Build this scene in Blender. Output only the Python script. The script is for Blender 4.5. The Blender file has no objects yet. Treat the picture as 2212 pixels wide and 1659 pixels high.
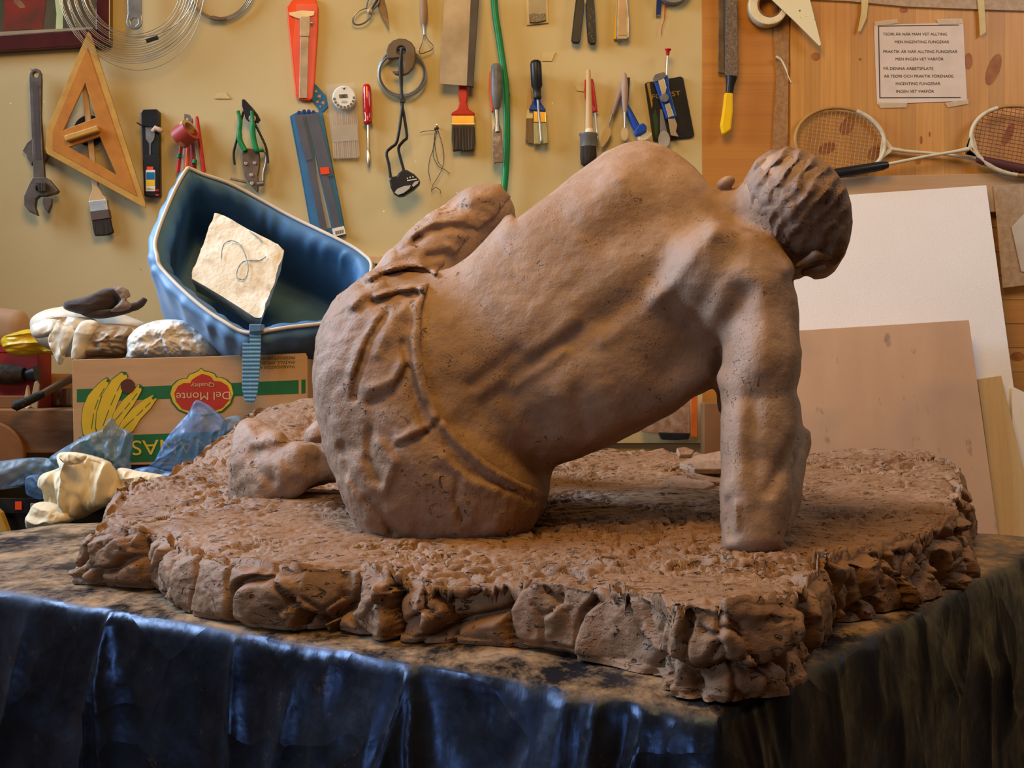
import bpy, bmesh, math, random
import numpy as np
from mathutils import Vector, Matrix
rnd = random.Random(7)
S = bpy.context.scene
COL = S.collection
F = 2400.0; CX = 1106.0; CY = 829.5; CZ = 1.22
R = math.radians
# ---------------------------------------------------------------- camera, light, exposure
cam = bpy.data.cameras.new('camera'); camo = bpy.data.objects.new('camera', cam); COL.objects.link(camo)
cam.sensor_fit = 'HORIZONTAL'; cam.sensor_width = 36.0; cam.lens = 36.0*F/2212.0
cam.clip_start = .05; cam.clip_end = 60
camo.location = (0, 0, CZ); camo.rotation_euler = (R(90), 0, 0)
S.camera = camo
S.view_settings.view_transform = 'Standard'; S.view_settings.look = 'None'
S.view_settings.gamma = 1; S.view_settings.use_curve_mapping = False
S.view_settings.exposure = 0.0
wd = bpy.data.worlds.new('world'); S.world = wd; wd.use_nodes = True
wd.node_tree.nodes['Background'].inputs[0].default_value = (1.0, .52, .20, 1)
wd.node_tree.nodes['Background'].inputs[1].default_value = .085
def area(name, loc, aim, w, h, power, col, spread=180):
    l = bpy.data.lights.new(name, 'AREA'); l.shape = 'RECTANGLE'; l.size = w; l.size_y = h
    l.energy = power; l.color = col; l.spread = R(spread)
    o = bpy.data.objects.new(name, l); COL.objects.link(o); o.location = loc
    o.rotation_euler = (Vector(aim)-Vector(loc)).to_track_quat('-Z', 'Y').to_euler()
    return o
area('window_daylight', (-2.15, 2.12, 2.65), (.55, 1.85, 1.15), 1.2, 1.1, 40, (.56, .75, 1.0), 88)
area('low_window_daylight', (-2.7, -1.1, 1.75), (-.15, 1.1, .85), 1.0, .9, 6.5, (.60, .77, 1.0), 84)
area('warm_ceiling_lamp', (-.2, 1.0, 3.05), (.1, 2.8, 1.1), 1.0, .9, 38, (1.0, .58, .16))
area('right_fill_light', (2.2, 1.5, 2.9), (1.2, 3.0, 1.0), .9, .9, 18, (.92, .88, .86))  # added fill that brightens the boards on the right, no known source

# ---------------------------------------------------------------- helpers
def P(u, v, d):
    return Vector(((u-CX)*d/F, d, CZ+(CY-v)*d/F))
def thing(name, label, cat, loc=(0, 0, 0), group=None):
    o = bpy.data.objects.new(name, None); COL.objects.link(o); o.location = loc
    o.empty_display_size = .02
    o['label'] = label; o['category'] = cat
    if group: o['group'] = group
    return o
def tag(o, label, cat, group=None, kind=None):
    o['label'] = label; o['category'] = cat
    if group: o['group'] = group
    if kind: o['kind'] = kind
    return o
def rootloc(p):
    l = Vector((0, 0, 0))
    while p is not None:
        l = l + p.location; p = p.parent
    return l
def mk(name, vs, fs, mat, parent=None, smooth=False, kind=None, label=None, origin=None):
    """mesh from world-space verts; origin at parent root, or bbox centre when top level"""
    vs = np.asarray([tuple(v) for v in vs] if not isinstance(vs, np.ndarray) else vs, dtype=np.float64)
    if parent is not None:
        o0 = np.array(rootloc(parent)); loc = (0, 0, 0)
    else:
        o0 = np.array(origin) if origin is not None else (vs.min(0)+vs.max(0))/2; loc = tuple(o0)
    me = bpy.data.meshes.new(name)
    if isinstance(fs, np.ndarray):
        n = len(fs); k = fs.shape[1]
        me.vertices.add(len(vs)); me.vertices.foreach_set('co', (vs-o0).astype(np.float32).ravel())
        me.loops.add(n*k); me.loops.foreach_set('vertex_index', fs.astype(np.int32).ravel())
        me.polygons.add(n); me.polygons.foreach_set('loop_start', np.arange(0, n*k, k, dtype=np.int32))
        me.update(calc_edges=True)
    else:
        me.from_pydata([tuple(v-o0) for v in vs], [], fs); me.update()
    if isinstance(mat, (list, tuple)):
        for m in mat: me.materials.append(m)
    else: me.materials.append(mat)
    if smooth: me.polygons.foreach_set('use_smooth', [True]*len(me.polygons))
    o = bpy.data.objects.new(name, me); COL.objects.link(o); o.location = loc
    if parent is not None: o.parent = parent
    if kind: o['kind'] = kind
    if label: o['label'] = label
    return o
def fixn(o):
    bm = bmesh.new(); bm.from_mesh(o.data); bmesh.ops.recalc_face_normals(bm, faces=bm.faces); bm.to_mesh(o.data); bm.free()
    return o
def bev(o, w, seg=2):
    m = o.modifiers.new('bevel', 'BEVEL'); m.width = w; m.segments = seg; m.limit_method = 'ANGLE'; m.angle_limit = R(40)
    return o
def autosmooth(o, ang=40):
    me = o.data
    me.polygons.foreach_set('use_smooth', [True]*len(me.polygons))
    bm = bmesh.new(); bm.from_mesh(me)
    for e in bm.edges:
        if len(e.link_faces) == 2: e.smooth = e.calc_face_angle(0) < R(ang)
        else: e.smooth = False
    bm.to_mesh(me); bm.free(); return o
def plate(name, pts, d, th, mat, parent=None, bw=0, holes=None, label=None, **k):
    """pixel outline -> plate whose front stands at depth d, th metres thick (towards the wall)"""
    if holes:
        bm = bmesh.new()
        loops = []
        for ring in [pts]+holes:
            vv = [bm.verts.new(P(u, v, d)) for u, v in ring]
            loops += [bm.edges.new((vv[i], vv[(i+1) % len(vv)])) for i in range(len(vv))]
        bmesh.ops.triangle_fill(bm, use_beauty=True, edges=loops)
        r = bmesh.ops.extrude_face_region(bm, geom=bm.faces[:])
        for e in r['geom']:
            if isinstance(e, bmesh.types.BMVert): e.co.y += th
        bmesh.ops.recalc_face_normals(bm, faces=bm.faces)
        vs = [v.co.copy() for v in bm.verts]; bm.verts.index_update()
        fs = [[v.index for v in f.verts] for f in bm.faces]; bm.free()
        o = mk(name, vs, fs, mat, parent, label=label, **k)
    else:
        n = len(pts)
        fr = [P(u, v, d) for u, v in pts]; bk = [p+Vector((0, th, 0)) for p in fr]
        fs = [list(range(n)), list(range(2*n-1, n-1, -1))]+[[i, i+n, (i+1) % n+n, (i+1) % n] for i in range(n)]
        o = mk(name, fr+bk, fs, mat, parent, label=label, **k)
        fixn(o)
    if bw: bev(o, bw)
    return o
def boxm(name, lo, hi, mat, parent=None, bw=0, rot=None, **k):
    c = (Vector(lo)+Vector(hi))/2; h = (Vector(hi)-Vector(lo))/2
    vs = [Vector((sx*h.x, sy*h.y, sz*h.z)) for sx in (-1, 1) for sy in (-1, 1) for sz in (-1, 1)]
    if rot is not None: vs = [rot @ v for v in vs]
    vs = [v+c for v in vs]
    fs = [[0, 1, 3, 2], [4, 6, 7, 5], [0, 4, 5, 1], [2, 3, 7, 6], [0, 2, 6, 4], [1, 5, 7, 3]]
    o = mk(name, vs, fs, mat, parent, **k); fixn(o)
    if bw: bev(o, bw)
    return o
def tube(name, pts, rad, mat, parent=None, seg=10, closed=False, flat=1.0, **k):
    """tube along world points; rad a number or list"""
    pts = [Vector(p) for p in pts]; n = len(pts)
    if not hasattr(rad, '__len__'): rad = [rad]*n
    vs = []; fs = []
    prev = None
    for i in range(n):
        if closed: t = pts[(i+1) % n]-pts[i-1]
        else: t = pts[min(i+1, n-1)]-pts[max(i-1, 0)]
        if t.length < 1e-9: t = Vector((0, 0, 1))
        t.normalize()
        ref = Vector((0, 1, 0)) if prev is None else prev
        a = ref-t*ref.dot(t)
        if a.length < 1e-4: a = Vector((1, 0, 0))-t*t.x
        a.normalize(); b = t.cross(a); prev = a
        for j in range(seg):
            th = 2*math.pi*j/seg
            vs.append(pts[i]+(a*math.cos(th)*flat+b*math.sin(th))*rad[i])
    for i in range(n if closed else n-1):
        for j in range(seg):
            a0 = i*seg+j; a1 = i*seg+(j+1) % seg; b0 = ((i+1) % n)*seg+j; b1 = ((i+1) % n)*seg+(j+1) % seg
            fs.append([a0, b0, b1, a1])
    if not closed:
        fs.append(list(range(seg))); fs.append([(n-1)*seg+j for j in range(seg-1, -1, -1)])
    o = mk(name, vs, fs, mat, parent, **k); fixn(o)
    return autosmooth(o, 50)
def ptube(name, pp, d, rpx, mat, parent=None, **k):
    """tube through pixel points (u,v[,d]); radius in pixels"""
    pts = [P(q[0], q[1], q[2] if len(q) > 2 else d) for q in pp]
    rr = rpx if hasattr(rpx, '__len__') else [rpx]*len(pp)
    return tube(name, pts, [r*p.y/F for r, p in zip(rr, pts)], mat, parent, **k)
def smooth_pts(pp, n=8, closed=False):
    out = []; m = len(pp)
    rng = range(m) if closed else range(m-1)
    g = (lambda i: pp[i % m]) if closed else (lambda i: pp[max(0, min(m-1, i))])
    for i in rng:
        a, b, c, e = [np.array(g(i+j), dtype=float) for j in (-1, 0, 1, 2)]
        for s in range(n):
            t = s/n
            out.append(tuple(.5*((2*b)+(-a+c)*t+(2*a-5*b+4*c-e)*t*t+(-a+3*b-3*c+e)*t**3)))
    if not closed: out.append(tuple(pp[-1]))
    return out
def disc(u, v, r, n=24, ry=None):
    ry = ry or r
    return [(u+r*math.cos(2*math.pi*i/n), v+ry*math.sin(2*math.pi*i/n)) for i in range(n)]
def bar(name, u0, v0, u1, v1, prof, d, mat, parent=None, seg=16, flat=1.0, **k):
    """lathed bar from pixel a to b; prof=[(t, radius px)]"""
    return ptube(name, [(u0+(u1-u0)*t, v0+(v1-v0)*t) for t, r in prof], d, [r for t, r in prof], mat, parent, seg=seg, flat=flat, **k)
def quadstrip(u0, v0, u1, v1, w0, w1):
    dx, dy = u1-u0, v1-v0; L = math.hypot(dx, dy); nx, ny = -dy/L, dx/L
    return [(u0+nx*w0, v0+ny*w0), (u1+nx*w1, v1+ny*w1), (u1-nx*w1, v1-ny*w1), (u0-nx*w0, v0-ny*w0)]
def text(name, s, u, v, d, hpx, mat, parent, rot=0, wfit=None, flip=False, align='LEFT', shear=0):
    """lettering whose cap height is hpx pixels, baseline start at (u,v)"""
    c = bpy.data.curves.new('t', 'FONT'); c.body = s; c.size = 1; c.extrude = .0; c.shear = shear
    o = bpy.data.objects.new('t', c); COL.objects.link(o)
    dg = bpy.context.evaluated_depsgraph_get(); me = bpy.data.meshes.new_from_object(o.evaluated_get(dg))
    bpy.data.objects.remove(o)
    co = np.array([tuple(x.co) for x in me.vertices]); fs = [list(p.vertices) for p in me.polygons]
    bpy.data.meshes.remove(me)
    x = co[:, 0]-co[:, 0].min(); y = co[:, 1]
    sy = hpx/.7; sx = sy if wfit is None else wfit/x.max()
    X = x*sx; Y = y*sy
    ca, sa = math.cos(R(rot)), math.sin(R(rot))
    U = u+X*ca-Y*sa; V = v-(X*sa+Y*ca)
    return mk(name, [P(a, b, d) for a, b in zip(U, V)], fs, mat, parent)

# ---------------------------------------------------------------- numpy noise
def h3(i, j, k, s=0):
    n = (i.astype(np.int64)*374761393+j.astype(np.int64)*668265263+k.astype(np.int64)*2147483647+s*974634777) & 0xffffffff
    n = ((n ^ (n >> 13))*1274126177) & 0xffffffff
    n = ((n ^ (n >> 16))*2246822519) & 0xffffffff
    return ((n ^ (n >> 15)) & 0xffffff)/float(0xffffff)
def vn(p, s=0):
    """value noise -1..1 at p (N,3)"""
    f = np.floor(p); t = p-f; t = t*t*(3-2*t); f = f.astype(np.int64)
    r = 0
    for a in (0, 1):
        for b in (0, 1):
            for c in (0, 1):
                w = (t[:, 0] if a else 1-t[:, 0])*(t[:, 1] if b else 1-t[:, 1])*(t[:, 2] if c else 1-t[:, 2])
                r = r+w*h3(f[:, 0]+a, f[:, 1]+b, f[:, 2]+c, s)
    return r*2-1
def fbm(p, o=3, s=0):
    r = 0; a = 1.0; q = np.array(p)
    for i in range(o):
        r = r+a*vn(q, s+i); a *= .5; q = q*2.03+11.7
    return r
def vor(p, s=0):
    """jittered-grid Voronoi: F1, F2, cell random, vector to the cell centre"""
    f = np.floor(p).astype(np.int64); n = len(p)
    d1 = np.full(n, 9.); d2 = np.full(n, 9.); rid = np.zeros(n); vec = np.zeros((n, 3))
    for a in (-1, 0, 1):
        for b in (-1, 0, 1):
            for c in (-1, 0, 1):
                i, j, k = f[:, 0]+a, f[:, 1]+b, f[:, 2]+c
                q = np.stack([i+h3(i, j, k, s+1), j+h3(i, j, k, s+2), k+h3(i, j, k, s+3)], 1)
                v = p-q; dd = np.sqrt((v*v).sum(1))
                m = dd < d1
                d2 = np.where(m, d1, np.minimum(d2, dd)); d1 = np.where(m, dd, d1)
                rid = np.where(m, h3(i, j, k, s+4), rid); vec = np.where(m[:, None], v, vec)
    return d1, d2, rid, vec

# ---------------------------------------------------------------- materials
def nt(name):
    m = bpy.data.materials.new(name); m.use_nodes = True; t = m.node_tree
    b = t.nodes['Principled BSDF']; return m, t, b
def nd(t, typ, **k):
    n = t.nodes.new(typ)
    for a, v in k.items():
        if a.startswith('i_'): n.inputs[a[2:].replace('_', ' ')].default_value = v
        else: setattr(n, a, v)
    return n
def ramp(t, src, stops):
    n = t.nodes.new('ShaderNodeValToRGB'); e = n.color_ramp.elements
    while len(e) < len(stops): e.new(.5)
    for q, (p, c) in zip(e, stops):
        q.position = p; q.color = (c, c, c, 1) if not hasattr(c, '__len__') else (*c, 1)
    t.links.new(src, n.inputs[0]); return n.outputs[0]
def mixc(t, f, a, b, mode='MIX'):
    n = t.nodes.new('ShaderNodeMix'); n.data_type = 'RGBA'; n.blend_type = mode
    for s, x in ((0, f), (6, a), (7, b)):
        if hasattr(x, 'is_linked') or isinstance(x, bpy.types.NodeSocket): t.links.new(x, n.inputs[s])
        elif s == 0: n.inputs[0].default_value = x
        else: n.inputs[s].default_value = (*x, 1)
    return n.outputs[2]
def coords(t, stretch=(1, 1, 1), kind='Object'):
    tc = t.nodes.new('ShaderNodeTexCoord'); mp = t.nodes.new('ShaderNodeMapping')
    mp.inputs['Scale'].default_value = stretch; t.links.new(tc.outputs[kind], mp.inputs[0]); return mp.outputs[0]
def noise(t, co, sc, det=4, rough=.55, dist=0):
    n = nd(t, 'ShaderNodeTexNoise', i_Scale=sc, i_Detail=det, i_Roughness=rough, i_Distortion=dist)
    t.links.new(co, n.inputs['Vector']); return n.outputs[0]
def voro(t, co, sc, feature='F1', rnd_=1.0):
    n = nd(t, 'ShaderNodeTexVoronoi', feature=feature, i_Scale=sc, i_Randomness=rnd_)
    t.links.new(co, n.inputs['Vector']); return n
def bump(t, b, src, strength, dist, chain=None):
    n = nd(t, 'ShaderNodeBump', i_Strength=strength, i_Distance=dist); t.links.new(src, n.inputs['Height'])
    if chain is not None: t.links.new(chain, n.inputs['Normal'])
    t.links.new(n.outputs[0], b.inputs['Normal']); return n.outputs[0]
MC = {}
def M(name, c, c2=None, sc=12, rough=.6, metal=0, bmp=.0, bsc=60, stretch=(1, 1, 1), lo=.35, hi=.65, spec=None, trans=0, alpha=1, coat=0, sheen=0, ior=None):
    if name in MC: return MC[name]
    m, t, b = nt(name)
    b.inputs['Roughness'].default_value = rough; b.inputs['Metallic'].default_value = metal
    if spec is None and not metal and not coat: spec = .22
    if spec is not None: b.inputs['Specular IOR Level'].default_value = spec
    if trans: b.inputs['Transmission Weight'].default_value = trans
    if alpha < 1: b.inputs['Alpha'].default_value = alpha
    if coat: b.inputs['Coat Weight'].default_value = coat
    if ior: b.inputs['IOR'].default_value = ior
    if sheen: b.inputs['Sheen Weight'].default_value = sheen
    co = coords(t, stretch)
    if c2 is None: c2 = tuple(x*.82 for x in c)
    nz = noise(t, co, sc, 5)
    f = ramp(t, nz, [(lo, 0.), (hi, 1.)])
    t.links.new(mixc(t, f, c, c2), b.inputs['Base Color'])
    if bmp: bump(t, b, noise(t, co, bsc, 4), bmp, .002)
    MC[name] = m; return m
def clay(name, c_light, c_dark, c_crack, stretch=(1, 1, 1), crack=.5, pit=1.0, bs=1.0, csc=26, th=.64):
    m, t, b = nt(name)
    b.inputs['Roughness'].default_value = .62; b.inputs['Specular IOR Level'].default_value = .35
    co = coords(t); cs = coords(t, stretch)
    big = noise(t, co, 7, 5, .6)
    base = mixc(t, ramp(t, big, [(.36, 0.), (.62, 1.)]), c_light, c_dark)
    mid = noise(t, co, 38, 5, .65)
    base = mixc(t, ramp(t, mid, [(.35, 0.), (.7, .55)]), base, tuple(x*.8 for x in c_dark))
    # short torn nicks, their shadow painted dark: tips of a stretched, warped noise
    nk = nd(t, 'ShaderNodeTexNoise', i_Scale=csc*2.6, i_Detail=2.5, i_Roughness=.55, i_Distortion=1.4); t.links.new(cs, nk.inputs['Vector'])
    edge = ramp(t, nk.outputs[0], [(th, 0.), (th+.045, 1.)])
    patch = ramp(t, noise(t, co, csc*.5, 2, .5), [(1-crack-.06, 0.), (1-crack+.08, .9)])
    mu = t.nodes.new('ShaderNodeMath'); mu.operation = 'MULTIPLY'; t.links.new(edge, mu.inputs[0]); t.links.new(patch, mu.inputs[1])
    # grog pits
    pv = voro(t, co, 260, 'F1'); pits = ramp(t, pv.outputs['Distance'], [(.16, 1.), (.3, 0.)])
    pp = ramp(t, noise(t, co, 13, 4, .7), [(.52, 0.), (.66, 1.)])
    m2 = t.nodes.new('ShaderNodeMath'); m2.operation = 'MULTIPLY'; t.links.new(pits, m2.inputs[0]); t.links.new(pp, m2.inputs[1])
    m3 = t.nodes.new('ShaderNodeMath'); m3.operation = 'MULTIPLY'; t.links.new(m2.outputs[0], m3.inputs[0]); m3.inputs[1].default_value = .55*pit
    col = mixc(t, mu.outputs[0], base, c_crack); col = mixc(t, m3.outputs[0], col, c_crack)
    t.links.new(col, b.inputs['Base Color'])
    n1 = bump(t, b, noise(t, co, 150, 6, .7), .35*bs, .0025)
    inv = t.nodes.new('ShaderNodeMath'); inv.operation = 'SUBTRACT'; inv.inputs[0].default_value = 1.0; t.links.new(mu.outputs[0], inv.inputs[1])
    n2 = bump(t, b, inv.outputs[0], .8*bs, .004, n1)
    inv2 = t.nodes.new('ShaderNodeMath'); inv2.operation = 'SUBTRACT'; inv2.inputs[0].default_value = 1.0; t.links.new(m3.outputs[0], inv2.inputs[1])
    n3 = bump(t, b, inv2.outputs[0], .5*bs, .0015, n2)
    bump(t, b, noise(t, cs, 34, 5, .6), .3*bs, .01, n3)
    return m
MAT_BODY = clay('clay_skin', (.37, .245, .175), (.265, .155, .092), (.075, .04, .022), crack=.42, csc=34, pit=1.4)
MAT_CLOTH = clay('clay_cloth', (.375, .24, .165), (.27, .155, .09), (.06, .033, .018), crack=.5, csc=26, bs=1.4)
MAT_HAIR = clay('clay_hair', (.28, .18, .13), (.19, .11, .068), (.05, .027, .016), crack=.4, csc=44, bs=1.3)
MAT_SLAB = clay('clay_slab', (.31, .178, .102), (.22, .112, .053), (.05, .027, .014), stretch=(.28, 1, .8), crack=.62, csc=50, bs=1.5, th=.62)
# ---------------------------------------------------------------- setting
MAT_WALL = (lambda: None)
def wallmat():
    m, t, b = nt('cream_board'); b.inputs['Roughness'].default_value = .5; b.inputs['Specular IOR Level'].default_value = .3
    co = coords(t)
    base = mixc(t, ramp(t, noise(t, co, 1.6, 4), [(.35, 0.), (.7, 1.)]), (.56, .45, .235), (.50, .395, .185))
    sp = voro(t, co, 26, 'F1'); dots = ramp(t, sp.outputs['Distance'], [(.03, 1.), (.045, 0.)])
    k = ramp(t, sp.outputs['Color'], [(.74, 0.), (.76, 1.)])
    mu = t.nodes.new('ShaderNodeMath'); mu.operation = 'MULTIPLY'; t.links.new(dots, mu.inputs[0]); t.links.new(k, mu.inputs[1])
    c = mixc(t, mu.outputs[0], base, (.2, .11, .05))
    sp2 = voro(t, co, 19, 'F1'); d2 = ramp(t, sp2.outputs['Distance'], [(.03, 1.), (.05, 0.)]); k2 = ramp(t, sp2.outputs['Color'], [(.7, 0.), (.72, 1.)])
    mu2 = t.nodes.new('ShaderNodeMath'); mu2.operation = 'MULTIPLY'; t.links.new(d2, mu2.inputs[0]); t.links.new(k2, mu2.inputs[1])
    c = mixc(t, mu2.outputs[0], c, (.8, .74, .6))
    t.links.new(c, b.inputs['Base Color']); bump(t, b, noise(t, coords(t, (1, 1, .3)), 90, 4), .08, .002)
    return m
def woodmat(name, c1, c2, cd, along='z', sc=9, knots=.0, rough=.45, ksc=5):
    m, t, b = nt(name); b.inputs['Roughness'].default_value = rough
    st = {'z': (1, 1, .12), 'x': (.12, 1, 1)}[along]
    co = coords(t, st); 
    n = noise(t, co, sc*1.0, 3, .5, 1.2)
    w = nd(t, 'ShaderNodeTexWave', i_Scale=sc*1.2, i_Distortion=7.0, i_Detail=3.0); w.bands_direction = 'X' if along == 'z' else 'Z'
    t.links.new(co, w.inputs['Vector'])
    c = mixc(t, ramp(t, n, [(.3, 0.), (.7, 1.)]), c1, c2)
    c = mixc(t, ramp(t, w.outputs[0], [(.6, 0.), (1., .16)]), c, cd)
    fine = noise(t, coords(t, tuple(x*x for x in st)), sc*30, 2)
    c = mixc(t, ramp(t, fine, [(.5, 0.), (.75, .3)]), c, cd)
    if knots:
        kc = coords(t, (1, 1, .45) if along == 'z' else (.45, 1, 1))
        v = voro(t, kc, ksc, 'F1'); k = ramp(t, v.outputs['Distance'], [(.09, 1.), (.16, 0.)]); s = ramp(t, v.outputs['Color'], [(.45, 0.), (.47, 1.)])
        mu = t.nodes.new('ShaderNodeMath'); mu.operation = 'MULTIPLY'; t.links.new(k, mu.inputs[0]); t.links.new(s, mu.inputs[1])
        m2 = t.nodes.new('ShaderNodeMath'); m2.operation = 'MULTIPLY'; t.links.new(mu.outputs[0], m2.inputs[0]); m2.inputs[1].default_value = knots
        c = mixc(t, m2.outputs[0], c, (.2, .06, .02))
    t.links.new(c, b.inputs['Base Color']); bump(t, b, fine, .1, .001)
    return m
W = 3.0
MAT_CREAM = wallmat()
def st(o): o['kind'] = 'structure'; return o
wall = st(boxm('wall_back', (-3.2, W+.02, 0), (3.2, W+.12, 3.1), MAT_CREAM))
panel = st(boxm('trim_1', (-3.2, W, CZ-.16), (P(1518, 0, W).x, W+.018, 3.0), MAT_CREAM, bw=.001))
panel['label'] = 'cream painted board carrying the tools'
floor = st(boxm('floor', (-3.2, -2.6, -.1), (3.2, W+.12, 0), M('floor_concrete', (.2, .16, .12), (.12, .09, .06), sc=5, rough=.8)))
MAT_PLY = woodmat('stained_plywood', (.50, .215, .038), (.41, .16, .025), (.28, .09, .015), 'x', 4)
MAT_PINE = woodmat('pine', (.66, .36, .10), (.58, .29, .07), (.42, .17, .035), 'z', 12)
MAT_KNOT = M('pine_knot', (.26, .085, .025), (.36, .14, .04), sc=30, rough=.45)
plyp = st(plate('trim_2', [(1517, -140), (1706, -140), (1706, 1000), (1517, 1000)], W-.002, .02, MAT_PLY))
plyp['label'] = 'orange stained plywood strip right of the cream board'
# glued pine door made of staves
door = bpy.data.objects.new('door_1', None); COL.objects.link(door); door.location = P(1980, 200, W-.012); door['kind'] = 'structure'
xs = [1708, 1738, 1772, 1806, 1838, 1874, 1912, 1946, 1978, 2014, 2040, 2078, 2104, 2136, 2170, 2206, 2240]
pine = [woodmat('pine_stave_%s' % 'abcd'[i], tuple(x*s for x in (.58, .29, .062)), tuple(x*s for x in (.49, .22, .038)), (.33, .125, .025), 'z', 12+i) for i, s in enumerate((1., .92, 1.06, .88))]
for i in range(len(xs)-1):
    plate('board', [(xs[i]+.12, -140), (xs[i+1]-.12, -140), (xs[i+1]-.12, 384), (xs[i]+.12, 384)], W-.012, .014, pine[(i*7+i//3) % 4], door, bw=.0002)
for (u, v, a, b, r_) in [(1762, 122, 10, 9, 0), (1952, 22, 9, 6, 0), (2146, 150, 14, 36, 20), (2092, 132, 9, 18, 0), (1787, 320, 20, 12, -25), (1830, 272, 14, 22, 30), (1888, 330, 12, 18, 35), (2178, 290, 9, 26, 25), (1990, 302, 3, 9, 0), (2008, 290, 2, 6, 0), (1983, 348, 6, 7, 0), (1858, 128, 3, 3, 0)]:
    ca, sa = math.cos(R(r_)), math.sin(R(r_))
    plate('knot', [(u+a*math.cos(q)*ca-b*math.sin(q)*sa, v+a*math.cos(q)*sa+b*math.sin(q)*ca) for q in [k*math.pi/8 for k in range(16)]], W-.0125, .002, MAT_KNOT, door)
MAT_FILM = M('dusty_plastic_film', (.62, .47, .33), (.5, .33, .2), sc=60, rough=.35, bmp=.5, bsc=200, alpha=.62)
MAT_TAPE = M('old_masking_tape', (.62, .5, .25), (.56, .42, .18), sc=40, rough=.5)
MAT_CLEAR = M('clear_tape', (.75, .62, .45), (.7, .55, .38), sc=60, rough=.25, alpha=.55)
# lower cabinet: rail and horizontal pine boards
rail = st(plate('trim_3', [(1700, 384), (2260, 372), (2260, 455), (1700, 470)], W-.03, .045, woodmat('dusty_rail', (.50, .33, .19), (.42, .25, .12), (.35, .19, .09), 'x', 8), bw=.002))
rail['label'] = 'dusty wooden rail under the rackets'
cab = st(thing('door_2', '', '', P(2190, 640, W))); del cab['label']; del cab['category']
for i, v in enumerate(range(440, 1240, 52)):
    plate('board', [(1706, v+.5), (2260, v+.5), (2260, v+51.5), (1706, v+51.5)], W-.004, .02, woodmat('pine_rail_%s' % 'abc'[i % 3], (.56-.04*(i % 3), .29-.03*(i % 3), .075), (.48, .22, .05), (.33, .12, .025), 'x', 10+i % 3) if i < 3 else bpy.data.materials['pine_rail_%s' % 'abc'[i % 3]], cab, bw=.0008)
for (u, v, a, b) in [(2190, 461, 7, 6), (2198, 770, 16, 10), (2180, 545, 9, 9), (2205, 560, 5, 10)]:
    plate('knot', disc(u, v, a, 14, b), W-.0045, .002, MAT_KNOT, cab)
film = plate('plastic_sheet', [(2146, 400), (2260, 396), (2260, 610), (2166, 622)], W-.034, .0006, MAT_FILM)
tag(film, 'translucent dusty plastic sheet hanging over the lower right pine door', 'plastic sheet')
film = plate('plastic_strip', [(1700, -30), (2240, -30), (2240, 24), (2090, 19), (1960, 14), (1830, 2), (1700, -4)], W-.02, .001, MAT_FILM)
tag(film, 'translucent plastic strip taped along the top of the pine door', 'plastic strip')
plate('plastic_shard', [(2212, 462), (2185, 490), (2206, 586), (2226, 590), (2226, 470)], W-.037, .0006, M('frosted_plastic', (.75, .68, .6), rough=.4, alpha=.75, bmp=.5, bsc=300))
tag(bpy.data.objects['plastic_shard'], 'frosted triangular plastic scrap at the right picture edge', 'plastic scrap')
bw_ = plate('bubble_wrap_strip', [(1672, -20), (1706, -20), (1704, 100), (1702, 300), (1698, 340), (1668, 340), (1672, 250), (1677, 170), (1672, 90)], W-.008, .004, M('bubble_wrap', (.45, .26, .12), (.36, .18, .07), sc=90, rough=.3, bmp=1.0, bsc=400, alpha=.85))
tag(bw_, 'dusty bubble wrap strip hanging left of the pine door', 'bubble wrap')
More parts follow.
